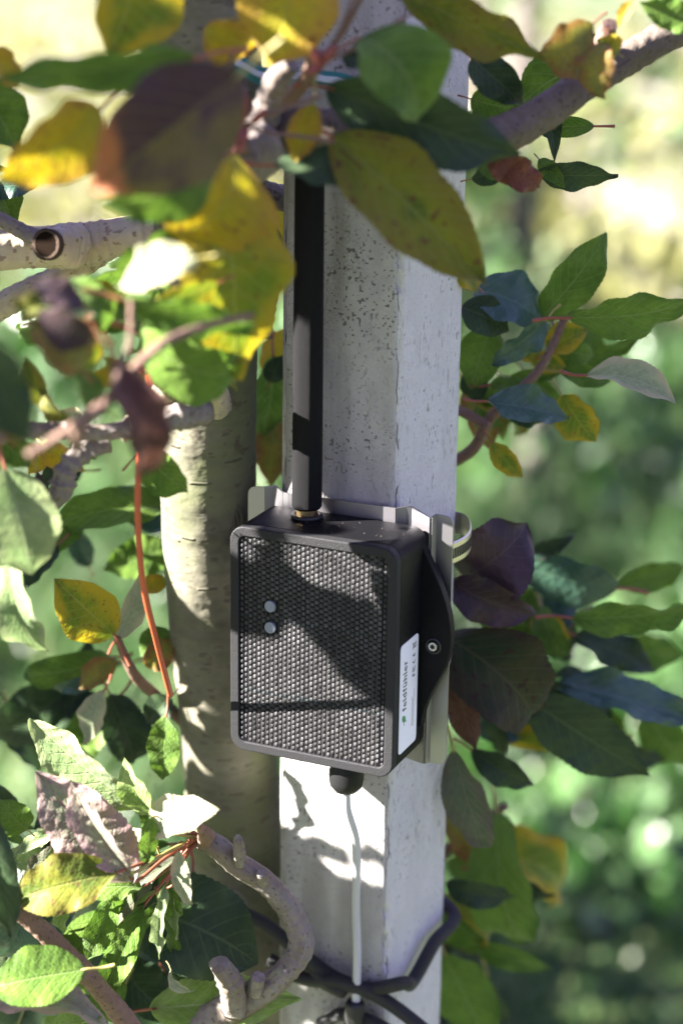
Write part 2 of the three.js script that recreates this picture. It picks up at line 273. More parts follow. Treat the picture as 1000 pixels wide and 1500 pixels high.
branch([[360, 275, 0.12], [410, 290, 0.14], [470, 300, 0.17]], [0.008, 0.008, 0.007], 'grey', {});
branch([[880, 70, 0.04], [888, 50, 0.035], [893, 35, 0.03]], [0.006, 0.005, 0.004], 'twig', { name: 'spur', amp: 0.3 });
// thick pale limb at the left with a sawn stub
branch([[-60, 375, 0.06], [30, 365, 0.07], [110, 360, 0.08], [180, 345, 0.085], [260, 335, 0.09]], [0.0125, 0.0125, 0.0135, 0.012, 0.013], 'pale', { seg: 120, rad: 30 });
{
  const st = branch([[105, 360, 0.065], [88, 358, 0.05], [72, 358, 0.032]], [0.013, 0.0125, 0.0095], 'pale', { name: 'stub', amp: 0.25, seg: 24, rings: 0.2 });
  const c = at(70, 358, 0.029), g = new THREE.CylinderGeometry(0.0088, 0.0095, 0.006, 26); g.rotateX(Math.PI / 2); g.lookAt(camera.position.clone().sub(c).add(V3(-0.5, 0, 0)).normalize()); g.translate(c.x, c.y, c.z); part('cut_end', g, cutWood, st);
  const h = new THREE.SphereGeometry(0.0083, 18, 10); h.scale(1.05, 1.15, 0.04); h.lookAt(camera.position.clone().sub(c).add(V3(-0.5, 0, 0)).normalize()); h.translate(c.x, c.y, c.z); h.translate(...camera.position.clone().sub(c).add(V3(-0.5, 0, 0)).normalize().multiplyScalar(0.0028).toArray()); part('hollow_dark_disc', h, mat({ c: [0.012, 0.008, 0.006], roughness: 1, specularIntensity: 0 }), st);  // flat near-black disc, the shade of a hole put into its colour
}
branch([[-60, 300, 0.05], [0, 322, 0.05], [45, 345, 0.055], [75, 352, 0.055]], [0.0045, 0.0045, 0.005, 0.006], 'grey');
branch([[-40, 470, 0.12], [40, 430, 0.115], [100, 400, 0.11], [150, 368, 0.1]], [0.009, 0.0085, 0.008, 0.008], 'pale');
// knotted branch at the trunk's middle
branch([[322, 600, 0.07], [302, 562, 0.015], [268, 548, -0.02], [240, 580, -0.025], [205, 612, -0.03], [175, 640, -0.035]], [0.008, 0.011, 0.0105, 0.0085, 0.007, 0.0055], 'pale', { seg: 90, amp: 0.22 });
branch([[300, 604, -0.015], [265, 607, -0.03], [215, 622, -0.04], [140, 634, -0.05], [60, 630, -0.06], [-30, 645, -0.08]], [0.0065, 0.0075, 0.006, 0.0045, 0.0045, 0.004], 'grey', { seg: 110, amp: 0.2, rings: 0.28 });
branch([[290, 572, -0.03], [278, 566, -0.04]], [0.006, 0.0045], 'pale', { name: 'stub', seg: 14, amp: 0.3, rings: 0.2 });
branch([[160, 650, -0.04], [125, 660, -0.045], [98, 690, -0.05], [90, 720, -0.05], [60, 752, -0.05]], [0.005, 0.0058, 0.0055, 0.0065, 0.004], 'grey', { amp: 0.3, rings: 0.3 });
// curved lower branch
branch([[290, 1228, -0.035], [318, 1240, -0.035], [350, 1268, -0.03], [396, 1298, -0.025], [428, 1340, -0.02], [440, 1385, -0.02], [410, 1430, -0.02], [370, 1458, -0.015], [320, 1488, -0.01], [240, 1540, 0.0]], [0.005, 0.0068, 0.0076, 0.0074, 0.0078, 0.0082, 0.0086, 0.0102, 0.0105, 0.012], 'silver', { seg: 170, amp: 0.2, rings: 0.07 });
branch([[345, 1475, -0.02], [338, 1440, -0.035], [320, 1412, -0.045]], [0.0085, 0.0075, 0.006], 'silver', { name: 'stub', amp: 0.25, rings: 0.15, seg: 30 });
branch([[350, 1262, -0.035], [350, 1240, -0.045], [348, 1228, -0.05]], [0.0045, 0.0038, 0.0026], 'silver', { name: 'stub', amp: 0.3, seg: 20 });
branch([[385, 1290, -0.03], [384, 1280, -0.04]], [0.0045, 0.003], 'silver', { name: 'stub', amp: 0.3, seg: 16 });
branch([[372, 1450, -0.025], [378, 1430, -0.035]], [0.006, 0.004], 'silver', { name: 'stub', amp: 0.3, seg: 16 });
branch([[300, 1235, -0.03], [302, 1222, -0.05], [296, 1214, -0.06]], [0.0045, 0.0042, 0.0028], 'twig', { name: 'bud', amp: 0.35, rings: 0.2, seg: 24 });
branch([[-40, 1290, -0.1], [40, 1345, -0.09], [100, 1400, -0.08], [160, 1465, -0.06], [210, 1530, -0.05]], [0.004, 0.0055, 0.006, 0.0065, 0.007], 'twig', { seg: 90 });
branch([[330, 1500, 0.06], [300, 1380, 0.08], [340, 1320, 0.07]], [0.014, 0.013, 0.012], 'trunk');
// shoots that come round behind the post
branch([[600, 700, 0.2], [690, 660, 0.17], [720, 610, 0.16], [790, 540, 0.16], [830, 460, 0.17]], [0.005, 0.004, 0.0035, 0.003, 0.0025], 'twig', { amp: 0.1 });
branch([[600, 640, 0.19], [660, 600, 0.17], [715, 625, 0.15]], [0.004, 0.004, 0.003], 'twig');
branch([[560, 1100, 0.25], [680, 1030, 0.2], [770, 975, 0.22], [830, 915, 0.23], [870, 890, 0.24]], [0.005, 0.0042, 0.0034, 0.0026, 0.0018], 'dark');
branch([[560, 1300, 0.24], [660, 1240, 0.22], [740, 1180, 0.2]], [0.005, 0.004, 0.003], 'twig');
branch([[270, 1060, 0.14], [230, 1020, 0.13], [195, 985, 0.1], [172, 935, 0.09]], [0.004, 0.004, 0.0035, 0.0025], 'twig');
branch([[430, 130, -0.05], [500, 50, -0.06], [540, -30, -0.07]], [0.0018, 0.0016, 0.0014], 'twig', { name: 'twig', amp: 0 });

branch([[40, 668, -0.25], [120, 618, -0.24], [165, 580, -0.22], [230, 510, -0.2], [300, 478, -0.18], [372, 462, -0.17]], [0.0024, 0.0026, 0.0034, 0.0024, 0.002, 0.0016], 'twig', { name: 'twig', amp: 0.25 });
branch([[110, 660, -0.24], [118, 625, -0.245], [130, 600, -0.245]], [0.003, 0.0042, 0.002], 'twig', { name: 'bud', amp: 0.3, seg: 16 });
branch([[150, 600, -0.23], [168, 560, -0.23], [190, 500, -0.21], [192, 440, -0.2]], [0.0016, 0.0015, 0.0013, 0.0012], 'twig', { name: 'twig', amp: 0.05 });
for (const [x, y, u, v, r] of [[352, 182, 340, 150, 0.0032], [356, 175, 362, 140, 0.0028], [345, 190, 322, 182, 0.0026], [358, 190, 350, 215, 0.0034], [372, 178, 390, 160, 0.0022], [470, 95, 458, 70, 0.003], [474, 90, 492, 68, 0.0026], [468, 100, 450, 106, 0.0024]]) branch([[x, y, -0.085], [(x + u) / 2, (y + v) / 2, -0.088], [u, v, -0.09]], [r * 0.8, r, r * 0.4], 'bud', { name: 'bud', amp: 0.3, seg: 14, rad: 12 });
for (const p of [[[352, 180], [400, 195], [440, 200], [490, 208]], [[350, 178], [330, 120], [345, 70]], [[470, 92], [540, 60], [600, 20]], [[472, 90], [500, 40], [520, -10]], [[355, 185], [400, 165], [470, 140]]]) branch(p.map(([x, y]) => [x, y, -0.082]), p.map(() => 0.0011), 'twig', { name: 'twig', amp: 0.05, seg: 30, rad: 8 });

const L = (...a) => leaf(tree, ...a);
// upper left, in front of the trunk
L('ygreen', 205, -70, 160, 85, 120, -0.08, { tilt: 35, fold: 0.5 });
L('green', 290, 85, -8, 112, 58, -0.13, { tilt: 20, curl: 0.3 });
L('mottled', 352, 108, 134, 278, 160, -0.2, { tilt: -8, curl: 0.3, wave: 0.03 });
L('green', 318, 238, 148, 298, 66, -0.14, { tilt: -30, curl: 0.5 });
L('yellow', 452, -70, 395, 100, 135, -0.07, { tilt: 10, curl: 0.35 });
L('yellow', 300, 40, 380, 58, 48, -0.05, { tilt: -20, to: [400, 20] });
L('yellow', 318, 90, 300, 128, 26, -0.05);
L('yellow', 460, 152, 430, 240, 46, -0.07, { tilt: 5, to: [462, 85] });
L('dkgreen', 400, 242, 545, 285, 50, -0.07, { tilt: -40, fold: 0.3 });
L('dkgreen', 478, 128, 764, 228, 105, -0.06, { tilt: 15, to: [430, 125], curl: 0.2 });
L('green', 528, 55, 610, 178, 84, -0.08, { tilt: -25, to: [470, 85] });
L('dkgreen', 565, 100, 498, 88, 40, -0.04);
L('ygdark', 485, 200, 712, 418, 122, -0.07, { tilt: -12, to: [440, 165], curl: 0.45, wave: 0.03 });
L('ygreen', 650, 360, 700, 430, 34, -0.05, { tilt: -40 });
L('ygdark', 585, -15, 800, 85, 70, -0.02, { tilt: 20, curl: 0.3 });
L('olive', 868, 35, 786, 82, 58, 0.0, { tilt: -25, curl: 0.9, wave: 0.06 });
L('green', 900, 75, 765, 152, 68, 0.1, { tilt: 10 });
L('dkgreen', 690, 85, 765, 152, 44, 0.05);
L('green', 690, 145, 760, 160, 42, 0.08);
L('dkgreen', 786, 252, 905, 256, 38, 0.1, { tilt: 25 });
L('green', 700, 240, 740, 262, 26, 0.04); L('brown', 725, 240, 785, 275, 36, 0.03, { curl: 1.2, wave: 0.08 }); L('brown', 740, 262, 720, 232, 24, 0.03, { curl: 1.2 });
L('olive', 886, 62, 884, 145, 36, 0.0, { curl: 0.9, wave: 0.06 }); L('ygreen', 905, 78, 872, 58, 34, 0.0);
L('green', 1020, 35, 935, 2, 46, 0.0); L('yellow', 925, 0, 905, 42, 18, 0.0); L('green', 870, 185, 760, 185, 30, 0.12); L('dkgreen', 690, 262, 745, 245, 24, 0.06);
L('yellow', 148, 160, -6, 262, 92, -0.12, { tilt: -15, curl: 0.3 });
L('green', -40, 120, 28, 222, 74, 0.0); L('yellow', -20, 75, 26, 130, 36, -0.05); L('green', 150, 245, 290, 268, 40, 0.02); L('teal', -20, 275, 55, 272, 36, 0.08);
L('green', -30, 240, 20, 330, 50, 0.08);
L('yellow', 342, 222, 240, 345, 116, -0.09, { tilt: 10 });
L('ygreen', 322, 268, 345, 555, 146, -0.1, { lit: -0.3, fold: 0.08, twist: 0.1, curl: 0.3, to: [345, 240] });
L('pale', 288, 378, 172, 422, 56, -0.19, { lit: 0.6 });
L('green', 292, 350, 160, 392, 62, -0.1, { tilt: 30 });
L('green', 180, 440, 372, 474, 52, -0.16, { tilt: 28 }); L('ygreen', 320, 415, 225, 440, 36, -0.12); L('green', 205, 490, 352, 528, 60, -0.1, { tilt: 10 }); L('green', 245, 500, 330, 555, 52, -0.08);
L('green', 110, 425, 215, 400, 42, -0.02); L('dkgreen', 60, 470, 165, 440, 44, -0.1); L('ltgreen', 215, 485, 150, 425, 34, 0.05);
L('purple', 125, 450, 42, 412, 40, -0.2, { to: [150, 500] }); L('purple', 135, 500, 55, 455, 54, -0.19); L('olive', 120, 540, 45, 480, 56, -0.17); L('ygreen', 130, 545, 85, 500, 40, -0.12); L('yellow', 200, 550, 105, 545, 26, -0.08);
L('dkgreen', -50, 480, 42, 648, 95, -0.26, { tilt: 10 }); L('olive', -10, 500, 25, 655, 60, -0.22);
L('dkbrown', 172, 530, 200, 700, 56, -0.22, { tilt: -32, curl: 0.7, twist: 0.6, to: [160, 500] });
L('pale', 120, 605, 72, 612, 26, 0.02); L('green', -18, 632, 45, 684, 44, -0.05); L('yellow', 60, 648, 125, 690, 34, 0.0); L('yellow', 70, 660, 42, 695, 24, 0.0);
L('green', 206, 660, 276, 722, 56, -0.04, { tilt: 22, to: [180, 690] });
L('palegreen', 8, 685, 48, 842, 98, -0.1, { tilt: -5 }); L('palegreen', 16, 808, 72, 952, 42, -0.06, { tilt: 25, fold: 0.5 });
L('brown', 62, 770, 48, 820, 14, -0.08); L('purple', 55, 690, 70, 760, 16, -0.06);
L('ygreen', 168, 930, 80, 848, 82, 0.08, { tilt: -8, to: [190, 975] }); L('pale', 172, 935, 205, 838, 36, 0.1, { tilt: 30, fold: 0.5 }); L('yellow', 245, 850, 205, 862, 24, 0.12); L('green', 250, 925, 205, 960, 44, 0.12); L('olive', 255, 940, 215, 980, 36, 0.11);
L('green', 250, 745, 60, 775, 54, 0.16); L('teal', 250, 770, 172, 712, 60, 0.18); L('green', 255, 800, 150, 835, 60, 0.2); L('teal', 130, 830, 110, 770, 34, 0.25);
L('green', 160, 965, 40, 985, 36, 0.16); L('teal', 130, 1005, 50, 1050, 46, 0.2); L('dkgreen', 110, 1000, -20, 1080, 66, 0.2); L('olive', 170, 970, 115, 1010, 36, 0.12); L('pale', 152, 1012, 128, 1092, 36, 0.1, { tilt: 30 }); L('dkgreen', 160, 1015, 195, 1120, 60, 0.14); L('green', 175, 1020, 120, 1110, 50, 0.15);
L('green', 244, 1048, 240, 1142, 44, 0.06, { tilt: 10 }); L('dkgreen', 250, 1020, 215, 1060, 40, 0.1); L('dkgreen', 20, 1040, 60, 1130, 60, 0.22);
// sunlit cluster at the lower left
const S = [292, 1226, -0.035];
L('palegreen', 196, 1178, 44, 1052, 66, -0.05, { tilt: 15, fold: 0.45, to: S, pucker: 0.009 });
L('pink', 196, 1292, 52, 1130, 104, -0.07, { lit: 0.15, fold: 0.12, to: S, pucker: 0.01, curl: 0.3 });
L('pink', 190, 1280, 104, 1142, 44, -0.085, { tilt: 30, fold: 0.8, to: S, pucker: 0.009 });
L('ltgreen', 205, 1182, 112, 1108, 30, -0.03, { to: S }); L('ltgreen', 222, 1190, 182, 1110, 36, -0.055, { to: S, fold: 0.5 }); L('green', 226, 1215, 202, 1168, 22, -0.05, { to: S });
L('pale', 214, 1212, 322, 1186, 56, -0.06, { tilt: -35, to: S, curl: 0.6 }); L('green', 222, 1196, 212, 1268, 28, -0.07, { to: S }); L('green', 160, 1205, 192, 1245, 28, -0.03);
L('ygdark', 172, 1278, 26, 1318, 74, -0.09, { tilt: -20, to: S, lit: 0.1 }); L('green', 208, 1300, 112, 1312, 40, -0.06, { tilt: 25, to: S }); L('green', 166, 1312, 128, 1405, 36, -0.05, { to: S }); L('green', 212, 1325, 145, 1472, 46, -0.05, { fold: 0.4, to: S });
L('palegreen', 243, 1295, 234, 1405, 18, -0.07, { tilt: 40, fold: 0.5, to: S }); L('pale', 262, 1246, 282, 1325, 24, -0.06, { to: S }); L('pale', 215, 1225, 180, 1235, 26, -0.02); L('pale', 250, 1420, 285, 1450, 9, -0.07, { fold: 0.8 });
L('dkgreen', 205, 1335, 378, 1412, 104, 0.02, { tilt: -10 }); L('teal', 210, 1340, 320, 1420, 70, 0.03); L('ltgreen', 222, 1478, 440, 1462, 84, 0.0, { lit: 0.12, curl: 0.35 });
L('green', 125, 1420, -20, 1450, 82, -0.11, { tilt: 15 }); L('dkgreen', -25, 1180, 18, 1375, 64, -0.12); L('green', 40, 1215, 0, 1170, 42, -0.05); L('pink', 160, 1512, -20, 1490, 34, -0.1); L('ltgreen', 60, 1520, 150, 1490, 30, -0.09);
L('dkgreen', 160, 1400, 250, 1500, 66, 0.04); L('dkgreen', 240, 1420, 300, 1520, 70, 0.05); L('green', 180, 1430, 120, 1510, 44, -0.02); L('teal', 60, 1370, 120, 1300, 50, 0.0); L('teal', 40, 1300, 0, 1400, 50, 0.0); L('dkgreen', 110, 1260, 60, 1180, 60, 0.05); L('dkgreen', 240, 1270, 190, 1370, 60, 0.03); L('dkgreen', 40, 1380, 110, 1470, 60, 0.02);
// between the trunk and the post
L('yellow', 420, 480, 385, 545, 40, 0.22); L('yellow', 400, 300, 425, 385, 40, 0.24); L('green', 400, 520, 385, 640, 60, 0.2); L('green', 380, 600, 420, 700, 60, 0.22); L('dkgreen', 395, 560, 415, 520, 30, 0.18); L('olive', 400, 610, 395, 715, 46, 0.2);
// right of the post, upper cluster
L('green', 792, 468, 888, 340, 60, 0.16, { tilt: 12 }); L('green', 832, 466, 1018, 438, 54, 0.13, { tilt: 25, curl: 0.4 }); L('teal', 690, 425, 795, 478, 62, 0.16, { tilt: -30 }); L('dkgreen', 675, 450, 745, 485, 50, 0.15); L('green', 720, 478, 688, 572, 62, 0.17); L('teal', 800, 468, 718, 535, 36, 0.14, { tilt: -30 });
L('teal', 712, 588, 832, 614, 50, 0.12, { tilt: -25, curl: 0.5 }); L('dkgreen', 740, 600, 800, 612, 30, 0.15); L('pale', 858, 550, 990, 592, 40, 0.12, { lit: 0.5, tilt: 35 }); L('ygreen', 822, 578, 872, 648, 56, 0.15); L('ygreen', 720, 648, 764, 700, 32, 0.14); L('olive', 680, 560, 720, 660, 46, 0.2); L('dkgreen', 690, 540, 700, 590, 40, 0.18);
L('ygreen', 790, 520, 752, 510, 28, 0.17); L('ygreen', 800, 515, 862, 482, 44, 0.17); L('green', 800, 500, 870, 520, 36, 0.2); L('ygreen', 775, 525, 830, 540, 30, 0.18); L('green', 700, 590, 745, 560, 30, 0.2); L('green', 820, 545, 895, 560, 30, 0.17); L('green', 880, 470, 930, 480, 30, 0.24); L('ygreen', 700, 420, 672, 380, 34, 0.1);
// right of the post, lower clusters
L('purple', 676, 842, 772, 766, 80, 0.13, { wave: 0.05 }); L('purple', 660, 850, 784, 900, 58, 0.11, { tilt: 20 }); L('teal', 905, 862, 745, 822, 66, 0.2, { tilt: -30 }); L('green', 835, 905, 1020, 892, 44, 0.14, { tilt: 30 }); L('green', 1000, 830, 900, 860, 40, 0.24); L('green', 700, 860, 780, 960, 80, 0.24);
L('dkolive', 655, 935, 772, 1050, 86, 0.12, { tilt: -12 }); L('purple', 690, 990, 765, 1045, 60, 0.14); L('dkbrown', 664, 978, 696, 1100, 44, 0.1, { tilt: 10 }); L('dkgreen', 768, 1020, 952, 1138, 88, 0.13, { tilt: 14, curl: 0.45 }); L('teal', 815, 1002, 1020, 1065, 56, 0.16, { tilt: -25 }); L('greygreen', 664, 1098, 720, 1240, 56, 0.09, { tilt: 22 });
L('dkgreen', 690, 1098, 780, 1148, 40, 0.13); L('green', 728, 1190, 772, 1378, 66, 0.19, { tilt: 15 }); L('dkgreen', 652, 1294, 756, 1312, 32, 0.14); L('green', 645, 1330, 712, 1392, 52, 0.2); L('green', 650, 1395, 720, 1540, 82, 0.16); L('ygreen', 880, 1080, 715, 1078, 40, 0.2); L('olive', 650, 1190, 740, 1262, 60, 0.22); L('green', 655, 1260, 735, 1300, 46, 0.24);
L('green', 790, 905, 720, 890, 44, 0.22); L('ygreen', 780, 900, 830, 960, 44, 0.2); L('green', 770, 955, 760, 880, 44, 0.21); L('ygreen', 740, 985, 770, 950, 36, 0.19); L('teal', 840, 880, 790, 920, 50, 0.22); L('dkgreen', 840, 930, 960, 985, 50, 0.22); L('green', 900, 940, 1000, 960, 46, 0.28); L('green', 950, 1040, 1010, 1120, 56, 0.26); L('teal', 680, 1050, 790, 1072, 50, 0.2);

// the smaller leaves that fill the clusters
function spray(n, x0, y0, x1, y1, d0, d1, looks, s0, s1, aim, o = {}) {
  for (let i = 0; i < n; i++) {
    const x = rr(x0, x1), y = rr(y0, y1), d = rr(d0, d1), s = rr(s0, s1), a = (aim + rr(-55, 55)) * Math.PI / 180;
    leaf(tree, looks[Math.floor(rnd() * looks.length)], x, y, x + Math.cos(a) * s, y + Math.sin(a) * s, s * rr(0.22, 0.46) * (o.narrow ?? 1), d, { dt: rr(-0.02, 0.02), curl: rr(0.2, 1.2), fold: rr(0.1, 0.7), tilt: rr(-40, 40), ...o });
  }
}
spray(26, 90, 1190, 290, 1330, -0.06, 0.05, ['green', 'ltgreen', 'palegreen', 'greygreen', 'green', 'ltgreen'], 60, 120, 125, { narrow: 0.62 });
spray(8, 0, 1320, 260, 1500, -0.02, 0.07, ['green', 'dkgreen', 'green', 'greygreen'], 60, 130, 100);
spray(6, 0, 1150, 140, 1300, 0.02, 0.1, ['dkgreen', 'green', 'teal'], 60, 110, 200);
spray(18, 0, 430, 200, 620, -0.17, -0.03, ['green', 'ygreen', 'green', 'ygdark', 'green'], 40, 90, 200);
spray(10, 120, 380, 330, 530, -0.1, -0.02, ['green', 'ygreen', 'green'], 50, 100, 60);
spray(9, 0, 640, 140, 800, 0.13, 0.24, ['green', 'ygreen', 'dkgreen'], 50, 100, 150);
spray(7, 20, 850, 250, 1120, 0.12, 0.28, ['green', 'dkgreen', 'teal', 'ygreen'], 60, 120, 160);
spray(12, 685, 440, 860, 640, 0.16, 0.28, ['green', 'dkgreen', 'green', 'ygdark'], 40, 95, 20);
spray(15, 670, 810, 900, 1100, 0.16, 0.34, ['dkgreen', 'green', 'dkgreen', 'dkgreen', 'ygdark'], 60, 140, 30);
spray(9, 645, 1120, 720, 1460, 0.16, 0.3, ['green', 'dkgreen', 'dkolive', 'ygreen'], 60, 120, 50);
spray(8, 690, 60, 860, 260, 0.08, 0.2, ['green', 'dkgreen'], 40, 90, 20);

// ---------------------------------------------------------------- concrete post
{
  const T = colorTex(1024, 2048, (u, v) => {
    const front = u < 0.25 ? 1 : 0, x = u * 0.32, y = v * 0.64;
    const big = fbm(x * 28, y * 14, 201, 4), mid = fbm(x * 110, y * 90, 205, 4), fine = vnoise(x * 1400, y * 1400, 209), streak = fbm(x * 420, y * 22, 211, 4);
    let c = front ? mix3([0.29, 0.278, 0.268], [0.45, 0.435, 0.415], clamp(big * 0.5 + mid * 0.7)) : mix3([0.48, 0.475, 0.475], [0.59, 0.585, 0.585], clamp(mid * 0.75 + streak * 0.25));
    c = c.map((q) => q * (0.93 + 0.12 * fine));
    if (front) {                                             // weathering: dark specks gathered in clouds, air holes
      const cloud = smooth(0.48, 0.72, fbm(x * 42, y * 26, 221, 4));
      c = mix3(c, [0.11, 0.105, 0.1], smooth(0.6, 0.72, fbm(x * 1500, y * 1300, 223, 3) + cloud * 0.15 - 0.07) * (0.06 + 0.42 * cloud));
      c = mix3(c, [0.21, 0.195, 0.175], smooth(0.4, 0.75, fbm(x * 75, y * 8, 225, 4)) * 0.55);
      c = mix3(c, [0.06, 0.055, 0.05], smooth(0.8, 0.86, vnoise(x * 640, y * 640, 227)) * 0.75 * smooth(0.35, 0.6, fbm(x * 20, y * 20, 228, 2)));
      c = mix3(c, [0.2, 0.18, 0.15], (1 - smooth(0, 0.012, x)) * 0.75 * smooth(0.3, 0.6, fbm(x * 60, y * 30, 229, 3)));
    } else {
      c = mix3(c, [0.24, 0.235, 0.23], smooth(0.62, 0.78, fbm(x * 700, y * 150, 231, 4)) * 0.5 * smooth(0.45, 0.6, fbm(x * 60, y * 24, 232, 3)));
      c = mix3(c, [0.12, 0.115, 0.11], smooth(0.8, 0.87, vnoise(x * 700, y * 300, 235)) * 0.55 * smooth(0.4, 0.6, mid));
    }
    const ridge = Math.abs(x - 0.0806 - 0.0016 * (fbm(3, y * 55, 241, 5) - 0.5) * 4);  // a hairline crack down the worn arris
    return mix3(c, [0.05, 0.045, 0.04], (1 - smooth(0.0002, 0.0008, ridge)) * 0.8 * smooth(0.5, 0.64, fbm(1, y * 55, 243, 3)));
  });
  const B = grayTex(1024, 2048, (u, v) => { const x = u * 0.32, y = v * 0.64; return 0.6 + (fbm(x * 300, y * 300, 251, 4) - 0.5) * 0.55 - smooth(0.8, 0.86, vnoise(x * 640, y * 640, 227)) * 0.45 + (vnoise(x * 500, y * 60, 255) - 0.5) * (u > 0.25 ? 0.12 : 0.05); });
  const cor = [[0.0074, -0.0575], [0.0874, -0.0575], [0.1012, -0.131], [-0.0064, -0.131]], per = [];
  let s = 0;
  for (let k = 0; k < 4; k++) { const a = cor[k], b = cor[(k + 1) % 4], n = k === 2 || k === 3 ? 20 : 46, len = Math.hypot(b[0] - a[0], b[1] - a[1]); for (let i = 0; i < n; i++) per.push([lerp(a[0], b[0], i / n), lerp(a[1], b[1], i / n), s + len * i / n, Math.min(i, n - i) / n * len, k]); s += len; }
  per.push([...cor[0], s, 0, 0]);
  const ys = []; for (let y = GY - 0.05; y < -0.42; y += 0.05) ys.push(y); for (let y = -0.42; y < 0.62; y += 0.0022) ys.push(y); for (let y = 0.62; y < 1.25; y += 0.05) ys.push(y);
  const pos = [], uv = [], idx = [], cx = 0.0474, cz = -0.094;
  ys.forEach((y, j) => per.forEach(([x, z, q, e]) => {
    const ridge = Math.abs(q - 0.08), worn = Math.max(0, 0.0032 - e) * (0.75 + 0.9 * (fbm(q * 9 + 2, y * 70, 261, 4) - 0.3)) + (ridge < 0.005 ? (0.005 - ridge) * 0.5 * smooth(0.55, 0.7, fbm(1, y * 60, 263, 3)) : 0);
    const dx = cx - x, dz = cz - z, dl = Math.hypot(dx, dz), k = worn / dl + 0.0009 * (fbm(q * 60, y * 40, 265, 3) - 0.5) / dl;
    pos.push(x + dx * k, y, z + dz * k); uv.push(q / 0.32, y / 0.64);
    if (j) { const i = pos.length / 3 - 1, w = per.length; if (i % w) idx.push(i - w - 1, i - w, i - 1, i - w, i, i - 1); }
  }));
  const g = new THREE.BufferGeometry(); g.setAttribute('position', new THREE.Float32BufferAttribute(pos, 3)); g.setAttribute('uv', new THREE.Float32BufferAttribute(uv, 2)); g.setIndex(idx); g.computeVertexNormals();
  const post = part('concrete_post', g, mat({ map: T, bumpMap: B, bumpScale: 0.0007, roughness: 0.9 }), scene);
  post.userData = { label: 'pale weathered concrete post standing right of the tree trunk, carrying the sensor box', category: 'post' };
}

// ---------------------------------------------------------------- sensor box
const rrect = (x0, y0, x1, y1, r) => { const s = new THREE.Shape(); s.moveTo(x0 + r, y0); s.lineTo(x1 - r, y0); s.absarc(x1 - r, y0 + r, r, -Math.PI / 2, 0); s.lineTo(x1, y1 - r); s.absarc(x1 - r, y1 - r, r, 0, Math.PI / 2); s.lineTo(x0 + r, y1); s.absarc(x0 + r, y1 - r, r, Math.PI / 2, Math.PI); s.lineTo(x0, y0 + r); s.absarc(x0 + r, y0 + r, r, Math.PI, Math.PI * 1.5); return s; };
const BW = 0.112, BH = 0.15, BD = 0.0495;
const grain = grayTex(256, 256, (u, v) => fbm(u * 64, v * 64, 301, 2, 64, 64)); grain.repeat.set(40, 40);
const dust = grayTex(512, 512, (u, v) => 0.55 + 0.35 * (fbm(u * 6, v * 6, 305, 5, 6, 6) - 0.5) + 0.1 * vnoise(u * 120, v * 120, 309, 120, 120)); dust.repeat.set(10, 10);
const blackPlastic = mat({ c: [0.006, 0.006, 0.007], roughness: 0.85, roughnessMap: dust, bumpMap: grain, bumpScale: 0.0001, specularIntensity: 0.2 });
const frameBlack = mat({ c: [0.024, 0.024, 0.026], roughness: 0.46, specularIntensity: 0.2, bumpMap: grain, bumpScale: 0.0003 });
const darkRubber = mat({ c: [0.012, 0.012, 0.013], roughness: 0.5 });
const steel = mat({ c: [0.55, 0.54, 0.53], metalness: 1, roughness: 0.38 });
const box = thing('sensor_box', 'black weatherproof sensor box with studded front panel and rod antenna on the concrete post', 'sensor', [0, 0, 0]);
